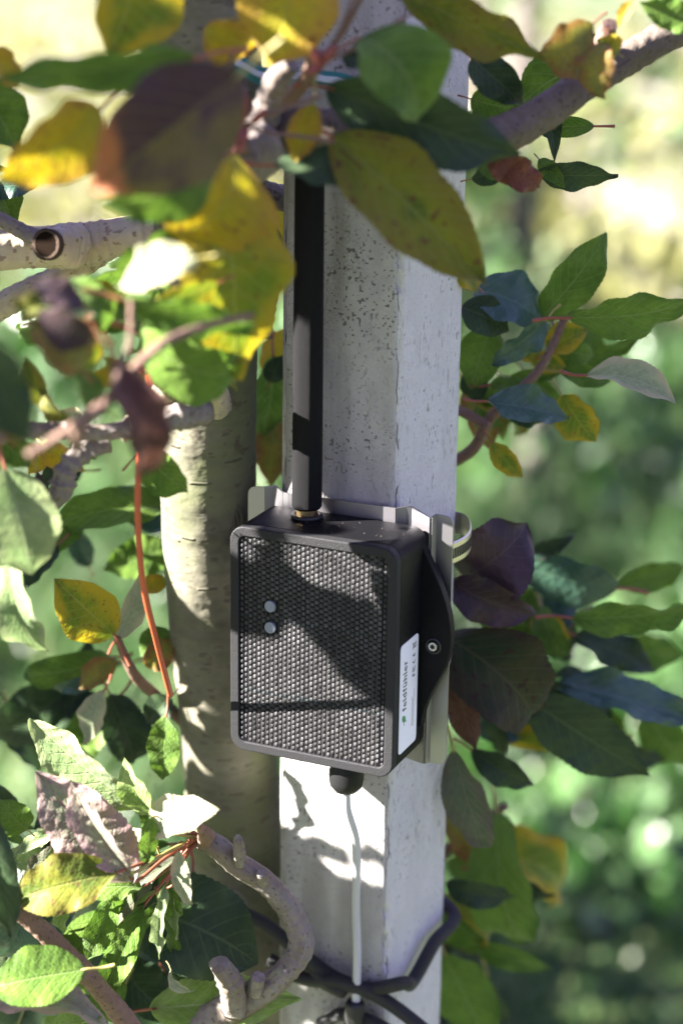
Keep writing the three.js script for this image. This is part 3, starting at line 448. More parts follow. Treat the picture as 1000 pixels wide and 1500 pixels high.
{
  const body = new THREE.ExtrudeGeometry(rrect(0.0006, 0.0006, BW - 0.0006, BH - 0.0006, 0.0095), { depth: BD - 0.0085, bevelEnabled: true, bevelSize: 0.0006, bevelThickness: 0.0006, bevelSegments: 2, curveSegments: 14 }); body.translate(0, 0, -BD + 0.0006);
  part('housing', body, blackPlastic, box);
  const ring = rrect(0.001, 0.001, BW - 0.001, BH - 0.001, 0.009); ring.holes.push(rrect(0.0052, 0.0052, BW - 0.0052, BH - 0.0052, 0.0055));
  const lid = new THREE.ExtrudeGeometry(ring, { depth: 0.0056, bevelEnabled: true, bevelSize: 0.001, bevelThickness: 0.001, bevelSegments: 4, curveSegments: 14 }); lid.translate(0, 0, -0.0066);
  part('front_frame', lid, frameBlack, box);
  const px0 = 0.0062, py0 = 0.0062, pw = BW - 0.0124, ph = BH - 0.0124;
  // the cell under the studs: dark silicon with printed finger lines and two bus gaps
  const cell = colorTex(1024, 1024, (u, v) => {
    const f = (u * 33 + 0.5) % 1, line = 1 - smooth(0.06, 0.14, Math.abs(f - 0.5)), inCell = u > 0.035 && u < 0.965 ? 1 : 0, gap = Math.abs(v - 0.26) < 0.008 || Math.abs(v - 0.62) < 0.008 ? 1 : 0, n = hash(Math.floor(u * 33 + 0.5), 1, 5);
    let c = mix3([0.006, 0.006, 0.008], [0.06, 0.058, 0.055], line * inCell * (1 - gap) * (0.35 + 0.65 * n)); if (gap) c = [0.012, 0.016, 0.018];
    return c;
  }, false);
  const pg = new THREE.ExtrudeGeometry(rrect(0.0052, 0.0052, BW - 0.0052, BH - 0.0052, 0.0055), { depth: 0.003, bevelEnabled: false, curveSegments: 10 });
  { const p = pg.attributes.position, t = pg.attributes.uv; for (let i = 0; i < p.count; i++) t.setXY(i, (p.getX(i) - px0) / pw, (p.getY(i) - py0) / ph); }
  pg.translate(0, 0, -0.0046);
  const panel = part('solar_panel', pg, mat({ map: cell, roughness: 0.3, specularIntensity: 0.15 }), box);
  // clear studs in staggered columns
  const gs = [], nc = 33, pitch = pw / nc, vs = pitch * 1.16, nr = Math.floor(ph / vs), dome = new THREE.SphereGeometry(1, 9, 4, 0, Math.PI * 2, 0, 1.25); dome.rotateX(Math.PI / 2); dome.deleteAttribute('uv');
  const tone = (g, k) => g.setAttribute('color', new THREE.Float32BufferAttribute(Array(g.attributes.position.count * 3).fill(k), 3));
  for (let i = 0; i < nc; i++) for (let j = 0; j < nr; j++) {
    const x = px0 + (i + 0.5) * pitch, y = py0 + (j + 0.5 + (i % 2 ? 0.5 : 0)) * vs; if (y > py0 + ph - 0.001) continue;
    if ([[0.0276, 0.1004], [0.0276, 0.0864]].some(([a, b]) => Math.hypot(x - a, y - b) < 0.0056)) continue;
    const k = rr(0.84, 1.1), g = dome.clone(); g.scale(pitch * 0.37 * k, pitch * 0.47 * k, 0.0008 * k); g.rotateX(rr(-0.12, 0.12)); g.rotateY(rr(-0.12, 0.12)); g.translate(x + rr(-1, 1) * 0.00012, y + rr(-1, 1) * 0.00012, -0.00175); tone(g, clamp(0.5 + 0.9 * fbm(x * 60, y * 60, 321, 3) + rr(-0.35, 0.35), 0.3, 1.7)); gs.push(g);
  }
  const st = part('stud', mergeGeometries(gs), mat({ c: [0.058, 0.058, 0.06], roughness: 0.4, specularIntensity: 0.16, vertexColors: true }), panel); st.userData.kind = 'stuff';
  for (const y of [0.1004, 0.0864]) { const w = new THREE.CylinderGeometry(0.0036, 0.0038, 0.0022, 36); w.rotateX(Math.PI / 2); w.translate(0.0276, y, -0.00125); part('indicator_window', w, mat({ c: [0.17, 0.195, 0.24], roughness: 0.5 }), box); }
  // mounting ears
  for (const s of [1, -1]) {
    const e = new THREE.Shape(); e.moveTo(-0.003, 0.146); e.bezierCurveTo(0.002, 0.128, 0.0185, 0.112, 0.0195, 0.082); e.bezierCurveTo(0.0195, 0.058, 0.003, 0.044, 0.001, 0.02); e.lineTo(-0.003, 0.018); e.closePath();
    const g = new THREE.ExtrudeGeometry(e, { depth: 0.0062, bevelEnabled: true, bevelSize: 0.0006, bevelThickness: 0.0006, bevelSegments: 3, curveSegments: 26 }); g.translate(0, 0, -0.0488); if (s > 0) g.translate(BW, 0, 0); else { g.rotateY(Math.PI); g.translate(0, 0, -0.0914); }
    const ear = part('mounting_ear', g, blackPlastic, box), x = s > 0 ? BW + 0.0088 : -0.0088;
    const rim = new THREE.TorusGeometry(0.0046, 0.0009, 10, 30); rim.translate(x, 0.0755, -0.0419); part('screw_recess', rim, darkRubber, ear);
    const h1 = new THREE.CylinderGeometry(0.0028, 0.0032, 0.0016, 26); h1.rotateX(Math.PI / 2); h1.translate(x, 0.0755, -0.0409);
    const sl = [0, 1, 2].map((k) => { const b = new THREE.BoxGeometry(0.0032, 0.0008, 0.0004); b.rotateZ(k * Math.PI / 3 + 0.3); b.translate(x, 0.0755, -0.03996); return b; });
    const sc = part('screw', h1, steel, ear); void sc; part('screw_slot', mergeGeometries(sl), darkRubber, ear);
  }
  // sticker on the right side
  const cv = document.createElement('canvas'); cv.width = 1500; cv.height = 600; const x = cv.getContext('2d');
  x.fillStyle = '#eef0f4'; x.fillRect(0, 0, 1500, 600); x.fillStyle = '#08090b'; x.font = 'bold 172px sans-serif'; x.fillText('feldfühler', 560, 232, 690);
  x.strokeStyle = '#0a0a0a'; x.lineWidth = 10; x.font = 'bold 120px sans-serif'; x.fillText('F', 930, 500); x.beginPath(); x.arc(1050, 458, 40, 0.7, 5.6); x.stroke(); x.beginPath(); x.arc(1050, 458, 18, 0.7, 5.6); x.stroke(); x.fillText('C', 1000, 500, 40);
  x.lineWidth = 15; x.beginPath(); x.arc(1170, 458, 42, 1.9, 4.4); x.stroke(); x.beginPath(); x.arc(1265, 458, 42, 1.9, 4.4); x.stroke(); x.beginPath(); x.moveTo(1225, 458); x.lineTo(1258, 458); x.stroke();
  x.lineWidth = 9; x.strokeRect(1340, 428, 56, 66); x.beginPath(); x.moveTo(1325, 420); x.lineTo(1412, 420); x.moveTo(1325, 400); x.lineTo(1412, 510); x.moveTo(1412, 400); x.lineTo(1325, 510); x.stroke(); x.fillRect(1335, 522, 66, 14);
  x.fillStyle = '#3f9a5c'; x.beginPath(); x.moveTo(410, 220); x.bezierCurveTo(390, 120, 440, 90, 500, 95); x.bezierCurveTo(520, 160, 490, 225, 410, 220); x.fill(); x.strokeStyle = '#2b3b35'; x.lineWidth = 9; x.beginPath(); x.moveTo(385, 250); x.quadraticCurveTo(430, 190, 470, 130); x.stroke(); x.beginPath(); x.arc(385, 165, 16, 0, 7); x.stroke();
  x.fillStyle = '#2a2c30'; for (const [y, w] of [[420, 430], [452, 380], [484, 500]]) for (let k = 0; k < w; ) { const s = 6 + 14 * hash(k, y, 3); x.fillRect(250 + k, y, s, 13); k += s + 5; }
  const lt = new THREE.CanvasTexture(cv); lt.colorSpace = THREE.SRGBColorSpace;
  const lg = new THREE.ExtrudeGeometry(rrect(0, 0, 0.0725, 0.029, 0.003), { depth: 0.0003, bevelEnabled: false, curveSegments: 10 });
  { const p = lg.attributes.position, t = lg.attributes.uv; for (let i = 0; i < p.count; i++) t.setXY(i, p.getX(i) / 0.0725, p.getY(i) / 0.029); }
  lg.applyMatrix4(new THREE.Matrix4().makeBasis(V3(0, 1, 0), V3(0, 0, 1), V3(1, 0, 0))); lg.translate(BW + 0.0001, 0.0125, -0.0375);
  part('sticker', lg, mat({ map: lt, roughness: 0.35 }), box, 'white sticker with the maker\'s name and a green leaf');
  // antenna with brass collar
  const ax = 0.0365, az = -0.0345, y0 = BH;
  const rod = new THREE.LatheGeometry([[0.0001, 0.0065], [0.0085, 0.0065], [0.0094, 0.008], [0.0094, 0.06], [0.0092, 0.12], [0.009, 0.185], [0.0089, 0.222], [0.007, 0.229], [0.0001, 0.23]].map(([a, b]) => new THREE.Vector2(a, b)), 48); rod.translate(ax, y0, az);
  const ant = part('antenna', rod, mat({ c: [0.01, 0.01, 0.011], roughness: 0.45, specularIntensity: 0.16, bumpMap: grain, bumpScale: 0.0002 }), box);
  const col = new THREE.CylinderGeometry(0.0066, 0.0066, 0.0064, 40); col.translate(ax, y0 + 0.0035, az); part('collar', col, mat({ c: [0.34, 0.25, 0.13], metalness: 1, roughness: 0.4 }), ant);
  const nut = new THREE.TorusGeometry(0.0086, 0.0016, 10, 40); nut.rotateX(Math.PI / 2); nut.translate(ax, y0 + 0.0012, az); part('seal_ring', nut, darkRubber, ant);
  // cable gland under the box
  const gx = 0.0725, gz = -0.02;
  const gl = new THREE.LatheGeometry([[0.0001, 0.001], [0.0108, 0.001], [0.0105, -0.008], [0.0112, -0.0085], [0.0112, -0.016], [0.0104, -0.02], [0.0075, -0.0235], [0.004, -0.025], [0.003, -0.025]].map(([a, b]) => new THREE.Vector2(a, b)), 12); gl.translate(gx, 0, gz);
  part('cable_gland', gl, mat({ c: [0.012, 0.012, 0.013], roughness: 0.4, specularIntensity: 0.4 }), box);
  // dust and crumbs on the lid
  const cr = []; for (let k = 0; k < 26; k++) { const g = new THREE.IcosahedronGeometry(rr(0.00012, 0.0003), 0); g.scale(1.5, 0.6, 1); g.translate(rr(0.04, 0.108), BH + 0.0001, rr(-0.046, -0.008)); cr.push(g); }
  const cm = part('dust_speck', mergeGeometries(cr), mat({ c: [0.16, 0.13, 0.1], roughness: 0.9 }), box); cm.userData.kind = 'stuff';
}
// ---------------------------------------------------------------- cable, plate, clamp
{
  const p = [V3(0.0725, -0.02, -0.02), V3(0.0725, -0.036, -0.021), V3(0.0745, -0.064, -0.032), onZ(521, 1330, -0.045), onZ(523, 1400, -0.046), onZ(521, 1475, -0.045)];
  const c = thing('cable', 'light grey cable hanging from the gland below the sensor box', 'cable');
  part('sheath', limb(p, [0.0028, 0.0028, 0.0028, 0.0028, 0.0029, 0.003], { seg: 80, rad: 20 }), mat({ c: [0.46, 0.46, 0.48], roughness: 0.45 }), c);
  const e = onZ(519, 1492, -0.045), q = new THREE.LatheGeometry([[0.0001, 0.014], [0.005, 0.014], [0.0066, 0.011], [0.007, 0], [0.0072, -0.02], [0.009, -0.021], [0.009, -0.05], [0.0001, -0.05]].map(([a, b]) => new THREE.Vector2(a, b)), 24); q.translate(e.x, e.y, e.z);
  part('connector', q, darkRubber, c);
}
{
  const brushed = grayTex(256, 256, (u, v) => 0.5 + 0.5 * (vnoise(u * 8, v * 220, 311, 8, 220) - 0.5)); brushed.repeat.set(14, 14);
  const m = mat({ c: [0.3, 0.29, 0.31], metalness: 1, roughness: 0.45 });
  // folded sheet: its plan is a polyline, its outline has rounded corners
  const prof = [[-0.0135, -0.0525], [-0.002, -0.0535], [0.004, -0.0555], [0.012, -0.0515], [0.016, -0.051], [0.0895, -0.051], [0.0945, -0.0545], [0.0985, -0.056], [0.1125, -0.0515], [0.1135, -0.0535], [0.1145, -0.0556], [0.1262, -0.0556]];
  const yT = [0.1592, 0.1598, 0.161, 0.1585, 0.1585, 0.1588, 0.1596, 0.1596, 0.1555, 0.1566, 0.1572, 0.1568], th = 0.0013, y1 = -0.0105;
  const pl = thing('mounting_plate', 'bent bare metal mounting plate between the sensor box and the post', 'plate');
  const slab = (a, b, ta, tb, lo, round) => {                                     // one flat of the folded sheet
    const dx = b[0] - a[0], dz = b[1] - a[1], len = Math.hypot(dx, dz), s = new THREE.Shape(), r = round ? 0.006 : 0;
    s.moveTo(0, lo); if (round > 0) { s.lineTo(len - r, lo); s.quadraticCurveTo(len, lo, len, lo + r); s.lineTo(len, tb - r); s.quadraticCurveTo(len, tb, len - r, tb); s.lineTo(0, ta); } else if (round < 0) { s.moveTo(r, lo); s.lineTo(len, lo); s.lineTo(len, tb); s.lineTo(r, ta); s.quadraticCurveTo(0, ta, 0, ta - r); s.lineTo(0, lo + r); s.quadraticCurveTo(0, lo, r, lo); } else { s.lineTo(len, lo); s.lineTo(len, tb); s.lineTo(0, ta); }
    const g = new THREE.ExtrudeGeometry(s, { depth: th, bevelEnabled: false, curveSegments: 8 }); g.applyMatrix4(new THREE.Matrix4().makeBasis(V3(dx / len, 0, dz / len), V3(0, 1, 0), V3(-dz / len, 0, dx / len))); g.translate(a[0], 0, a[1] - th); return g;
  };
  const gs = []; for (let i = 0; i < prof.length - 1; i++) gs.push(slab(prof[i], prof[i + 1], yT[i], yT[i + 1], y1, i === 0 ? -1 : i === prof.length - 2 ? 1 : 0));
  part('folded_sheet', mergeGeometries(gs), m, pl);
}
{
  const cl = thing('hose_clamp', 'slotted steel hose clamp band around the post right of the plate', 'clamp');
  const y = 0.127, pts = [[0.004, -0.0552], [0.09, -0.0552], [0.1125, -0.06], [0.121, -0.078], [0.121, -0.1], [0.107, -0.13], [0.098, -0.1345], [-0.004, -0.1345], [-0.011, -0.128], [-0.008, -0.09], [0.0, -0.06]];
  const cur = new THREE.CatmullRomCurve3(pts.map(([a, b]) => V3(a, y, b)), true, 'centripetal'), N = 160, pos = [], idx = [], H = 0.0075, th = 0.0008, C = V3(0.047, y, -0.094);
  for (let i = 0; i <= N; i++) { const p = cur.getPointAt((i % N) / N), t = cur.getTangentAt((i % N) / N), o = V3(t.z, 0, -t.x); if (o.dot(p.clone().sub(C)) < 0) o.negate(); for (const [a, b] of [[0, -1], [th, -0.85], [th, 0.85], [0, 1], [-th * 0.3, 1], [-th * 0.3, -1], [0, -1]]) { const q = p.clone().addScaledVector(o, a); pos.push(q.x, q.y + b * H, q.z); } }
  for (let i = 0; i < N; i++) for (let j = 0; j < 6; j++) { const a = i * 7 + j, b = a + 7; idx.push(a, a + 1, b, a + 1, b + 1, b); }
  let g = new THREE.BufferGeometry(); g.setAttribute('position', new THREE.Float32BufferAttribute(pos, 3)); g.setIndex(idx); g = g.toNonIndexed(); g.computeVertexNormals();
  const band = part('band', g, mat({ c: [0.62, 0.58, 0.48], metalness: 1, roughness: 0.36 }), cl);
  for (let i = 0; i < 160; i++) { const u = i / 160, p = cur.getPointAt(u); if (p.x < 0.1 || p.z < -0.125) continue; const t = cur.getTangentAt(u), o = V3(t.z, 0, -t.x); if (o.dot(p.clone().sub(C)) < 0) o.negate(); const b = new THREE.BoxGeometry(0.00115, 0.0065, 0.0006); b.rotateZ(0.12); b.applyMatrix4(new THREE.Matrix4().makeBasis(t, V3(0, 1, 0), o)); b.translate(p.x + o.x * (th + 0.0001), y, p.z + o.z * (th + 0.0001)); part('slot', b, darkRubber, band); }
}
// black tubing that ties the tree to the post
{
  const m = mat({ c: [0.018, 0.018, 0.021], roughness: 0.55, bumpMap: grain, bumpScale: 0.0003 }), tie = thing('tree_tie', 'black rubber tubing knotted round the bottom of the post and trunk', 'tie');
  const R = (n) => Array(n).fill(0.0047), P = (a) => a.map(([x, y, z]) => onZ(x, y, z)), tube = (a) => part('tube', limb(a, R(a.length), { seg: 110, rad: 18, bump: knobby(0.05, 77) }), m, tie);
  const r1 = P([[330, 1325, -0.04], [385, 1352, -0.042], [440, 1395, -0.046], [490, 1432, -0.05], [540, 1448, -0.052], [590, 1440, -0.0518]]);
  tube([...r1, onX(630, 1405, 0.0995).setZ(-0.075), V3(0.1052, r1[5].y + 0.006, -0.1), V3(0.107, r1[5].y + 0.012, -0.133), V3(0.06, r1[5].y + 0.03, -0.139), V3(-0.03, r1[5].y + 0.03, -0.145)]);
  tube(P([[395, 1405, -0.05], [440, 1432, -0.05], [500, 1440, -0.043], [545, 1455, -0.05], [585, 1480, -0.052], [640, 1525, -0.05]]));
  tube(P([[452, 1410, -0.052], [480, 1440, -0.044], [500, 1452, -0.042], [475, 1440, -0.05]]));
  tube(P([[470, 1500, -0.05], [500, 1486, -0.05], [560, 1505, -0.05], [600, 1540, -0.05]]));
}
// orange-red wire looped over the branch
{
  const w = thing('wire', 'thin orange red wire hanging from the knotted branch left of the trunk', 'wire');
  const m = mat({ c: [0.42, 0.075, 0.03], roughness: 0.4 }), P = (a) => a.map((q) => at(...q)), t = (a, n, r = 0.0019) => part('strand', limb(P(a), Array(a.length).fill(r), { seg: n, rad: 12 }), m, w);
  t([[207, 541, -0.03], [206, 600, -0.055], [203, 680, -0.055], [202, 760, -0.05], [209, 850, -0.04], [227, 930, -0.01], [250, 1018, 0.03]], 120);
  t([[198, 540, -0.03], [207, 538, -0.034], [216, 541, -0.03], [220, 560, -0.02], [228, 590, 0.0]], 40); t([[193, 605, -0.03], [186, 590, -0.03], [176, 575, -0.025]], 12);
}
// teal tie tape at the top
{
  const tp = thing('tie_tape', 'teal plastic tie tape wrapped round trunk and post at the top', 'tape'), p = [at(345, 92, 0.03), at(390, 112, 0.03), at(450, 112, 0.044), at(540, 130, 0.05), at(575, 138, 0.048)];
  const strip = (dy, h, m, out) => { const cur = new THREE.CatmullRomCurve3(p), pos = [], idx = []; for (let i = 0; i <= 60; i++) { const q = cur.getPointAt(i / 60).addScaledVector(NV, out), k = 0.0004 * Math.sin(i * 0.5); for (const [s, o] of [[1, 0], [-1, 0.0006], [-1, 0], [1, -0.0006]]) { const v = q.clone().addScaledVector(NV, o); pos.push(v.x, v.y + dy + s * h + k, v.z); } } for (let i = 0; i < 60; i++) for (let j = 0; j < 4; j++) { const a = i * 4 + j, b = i * 4 + (j + 1) % 4; idx.push(a, b, a + 4, b, b + 4, a + 4); } const g = new THREE.BufferGeometry(); g.setAttribute('position', new THREE.Float32BufferAttribute(pos, 3)); g.setIndex(idx); g.computeVertexNormals(); return part('strip', g, m, tp); };
  strip(0, 0.0055, mat({ c: [0.02, 0.16, 0.15], roughness: 0.4 }), 0.002); strip(0.001, 0.0018, mat({ c: [0.4, 0.45, 0.44], roughness: 0.4 }), 0.005);
}


// unseen foliage left of the view, its leaves placed to shape the dappled shade
{
  scene.updateMatrixWorld(true);
  const solid = []; scene.traverse((o) => { if (o.isMesh && o.parent !== scene && !/^(petiole|slot|stud|dust|trunk|bark)/.test(o.name)) solid.push(o); });
  const rough = (g) => { const m = new THREE.Mesh(g, frameBlack); m.updateMatrixWorld(true); solid.push(m); };      // coarse copies to aim at
  rough(limb(trunkLine, trunkRadii, { seg: 70, rad: 20 }));
  { const g = new THREE.BufferGeometry(); g.setAttribute('position', new THREE.Float32BufferAttribute([-1, 1].flatMap((y) => [[0.0074, -0.0575], [0.0874, -0.0575], [0.1012, -0.131], [-0.0064, -0.131]].flatMap(([x, z]) => [x, y, z])), 3)); g.setIndex([0, 1, 2, 3].flatMap((k) => { const n = (k + 1) % 4; return [k, n, k + 4, n, n + 4, k + 4]; })); rough(g); }
  const rc = new THREE.Raycaster();
  const inside = (p, q) => { let c = false; for (let i = 0, j = q.length - 1; i < q.length; j = i++) if ((q[i][1] > p[1]) !== (q[j][1] > p[1]) && p[0] < (q[j][0] - q[i][0]) * (p[1] - q[i][1]) / (q[j][1] - q[i][1]) + q[i][0]) c = !c; return c; };
  const sample = (polys, step) => {
    const out = [];
    for (const q of polys) { const xs = q.map((p) => p[0]), ys = q.map((p) => p[1]); for (let x = Math.min(...xs) + 2; x < Math.max(...xs); x += step) for (let y = Math.min(...ys) + 2; y < Math.max(...ys); y += step) if (inside([x, y], q)) { rc.set(camera.position, ray(x, y).normalize()); const h = rc.intersectObjects(solid, false)[0]; if (!h) continue; rc.set(h.point.clone().addScaledVector(SUN, 0.004), SUN); if (!rc.intersectObjects(solid, false).length) out.push(h.point); } }
    return out;                                             // places that nothing in the picture shades already
  };
  const lit = sample([
    [[338, 773], [377, 779], [375, 818], [337, 812]], [[428, 805], [480, 812], [580, 848], [580, 878], [500, 862], [430, 836]], [[337, 932], [385, 943], [412, 934], [433, 910], [452, 940], [488, 988], [518, 1026], [580, 1036], [572, 1150], [337, 1095]],
    [[410, 1108], [570, 1150], [568, 1238], [520, 1224], [410, 1202]], [[480, 1264], [566, 1280], [566, 1292], [480, 1275]],
    [[429, 518], [449, 520], [449, 604], [428, 598]], [[428, 655], [449, 645], [450, 738], [428, 738]], [[432, 482], [446, 480], [446, 494], [432, 494]],
    [[224, 512], [300, 520], [300, 600], [310, 720], [318, 810], [336, 860], [335, 905], [300, 895], [262, 860], [244, 830], [236, 700]], [[262, 1000], [300, 1000], [302, 1045], [265, 1045]],
    [[512, 733], [588, 741], [588, 760], [512, 750]], [[598, 744], [634, 752], [634, 780], [600, 766]], [[540, 712], [592, 716], [592, 738], [570, 740]],
    [[478, 1130], [504, 1136], [504, 1166], [484, 1160]], [[499, 1160], [511, 1160], [514, 1250], [503, 1250]],
  ], 10), lit2 = sample([
    [[195, 560], [300, 532], [312, 600], [200, 640]], [[322, 1232], [412, 1268], [424, 1322], [395, 1312]], [[350, 175], [432, 168], [432, 232], [352, 238]], [[396, 98], [430, 90], [422, 132], [396, 130]], [[15, 328], [232, 320], [232, 342], [15, 352]],
    [[40, 1045], [200, 1100], [325, 1162], [325, 1225], [210, 1250], [160, 1290], [60, 1290], [36, 1180]], [[120, 1300], [210, 1310], [180, 1420], [120, 1400]], [[0, 1395], [110, 1395], [100, 1460], [0, 1460]], [[330, 1395], [430, 1395], [425, 1480], [330, 1480]],
    [[115, -5], [152, -5], [150, 72], [125, 60]], [[235, 230], [345, 240], [392, 340], [388, 470], [330, 545], [250, 345]], [[178, 370], [285, 368], [285, 436], [178, 436]], [[150, 278], [240, 232], [310, 238], [240, 290], [160, 306]], [[415, 155], [472, 152], [468, 238], [415, 236]],
    [[0, 215], [120, 175], [128, 260], [0, 268]], [[360, 0], [490, 0], [460, 80], [400, 100]], [[190, 90], [250, 80], [285, 120], [235, 150]], [[0, 695], [60, 705], [60, 830], [0, 780]], [[8, 820], [70, 860], [72, 945], [25, 910]], [[80, 845], [205, 845], [200, 930], [90, 930]], [[200, 540], [218, 540], [215, 640], [203, 640]], [[200, 720], [212, 720], [256, 1012], [240, 1012]],
    [[885, 535], [985, 560], [985, 600], [895, 575]], [[850, 866], [1000, 868], [1000, 896], [850, 886]], [[860, 80], [1000, 12], [1000, 36], [865, 105]], [[620, 325], [680, 345], [672, 380], [640, 365]], [[412, 265], [540, 270], [540, 292], [420, 288]],
  ], 13);
  const dark = sample([
    [[382, 782], [420, 798], [420, 842], [500, 876], [578, 890], [578, 1018], [525, 1012], [460, 925], [420, 890], [396, 928], [342, 918], [342, 828], [384, 830]], [[390, 748], [500, 755], [505, 780], [365, 772]], [[478, 300], [588, 330], [588, 700], [535, 700], [478, 718]], [[414, 290], [427, 290], [427, 700], [414, 700]],
    [[412, 1218], [566, 1255], [566, 1264], [480, 1256], [478, 1284], [566, 1304], [560, 1480], [412, 1480]], [[314, 560], [372, 560], [372, 750], [348, 840], [328, 780]], [[268, 925], [335, 925], [335, 1090], [402, 1150], [402, 1310], [315, 1210], [308, 1060], [272, 985]], [[432, 300], [470, 300], [470, 466], [432, 466]], [[431, 612], [448, 615], [448, 634], [431, 640]],
    [[520, 140], [740, 200], [740, 225], [560, 180]], [[520, 215], [610, 260], [690, 400], [560, 270]], [[130, 130], [230, 60], [330, 60], [330, 200], [200, 262], [150, 240]], [[680, 780], [760, 760], [770, 900], [690, 890]], [[670, 940], [790, 960], [950, 1030], [940, 1130], [780, 1090], [670, 1080]], [[690, 430], [800, 470], [820, 610], [700, 600]], [[140, 540], [205, 560], [205, 690], [150, 640]],
    [[500, 0], [640, 0], [680, 60], [600, 120], [500, 90]], [[640, 210], [850, 130], [850, 170], [660, 245]], [[0, 500], [48, 500], [50, 640], [0, 660]],
  ], 12);
  dark.push(...sample([[[385, 878], [405, 878], [405, 900], [385, 900]], [[385, 910], [405, 910], [405, 930], [385, 930]]], 6), ...sample([[[412, 1228], [495, 1250], [495, 1480], [412, 1480]], [[528, 1262], [562, 1264], [478, 1260], [476, 1282], [562, 1306], [556, 1480], [528, 1480]]], 7));
  const spots = [], covers = ([q, side, a, n, len, w], p, grow = 1) => { const k = n.dot(SUN); if (Math.abs(k) < 0.1) return false; const r = p.clone().addScaledVector(SUN, q.clone().sub(p).dot(n) / k).sub(q), y = r.dot(a) / len; return y > -0.03 && y < 1.03 && Math.abs(r.dot(side)) < grow * (0.0015 + w * 0.5 * Math.pow(Math.sin(Math.PI * Math.pow(clamp(y, 0.001, 0.999), 0.82)), 0.78)); };
  const make = (q, l0, l1, off, bold) => {
    const n = SUN.clone().add(V3(rr(-0.6, 0.6), rr(-0.6, 0.6), rr(-0.6, 0.6))).normalize(), a = V3(rr(-1, 1), rr(-1.4, 0.6), rr(-1, 1)); a.addScaledVector(n, -a.dot(n)).normalize();
    const len = rr(l0, l1), side = a.clone().cross(n), p = q.clone(); if (off) p.addScaledVector(a, -len * rr(0.15, 0.85)).addScaledVector(side, len * rr(-0.15, 0.15));
    const s = [p, side, a, n, len, len * 0.57]; return toPixel(p)[0] < -100 && toPixel(p.clone().addScaledVector(a, len))[0] < -70 && !lit.some((t) => covers(s, t)) && (bold || !lit2.some((t) => covers(s, t))) ? s : null;
  };
  for (let t = 0; t < 6000 && spots.length < 900; t++) { const s = make(at(rr(-150, 1120), rr(-120, 1560), [-0.1, 0, 0.06, 0.15, 0.25][t % 5]).addScaledVector(SUN, rr(0.25, 1.15)), 0.05, 0.085); if (s) spots.push(s); }
  for (const p of dark) {
    if (spots.some((s) => covers(s, p, 0.6))) continue;
    let s = null; for (let t = 0; t < 75 && !s; t++) s = make(p.clone().addScaledVector(SUN, rr(0.27, 0.75)), t % 25 < 8 ? 0.06 : t % 25 < 16 ? 0.035 : 0.016, t % 25 < 8 ? 0.1 : t % 25 < 16 ? 0.06 : 0.032, true, t > 24);
    if (s) spots.push(s); 
  }
  const geo = leafGeo({ W: 0.57, N: 12, K: 4, serr: 0, curl: 0.12, fold: 0.08, pucker: 0 }), crown = shade(new THREE.InstancedMesh(geo, leafMats.dkgreen[0], spots.length));
  spots.forEach(([q, side, a, n, len], i) => { const m = new THREE.Matrix4().makeBasis(side, a, n).scale(V3(len, len, len)); m.setPosition(q); crown.setMatrixAt(i, m); });
  crown.name = 'crown'; crown.userData = { kind: 'stuff' }; tree.add(crown);  // out-of-view leaves only, set to darken chosen places and spare others
}

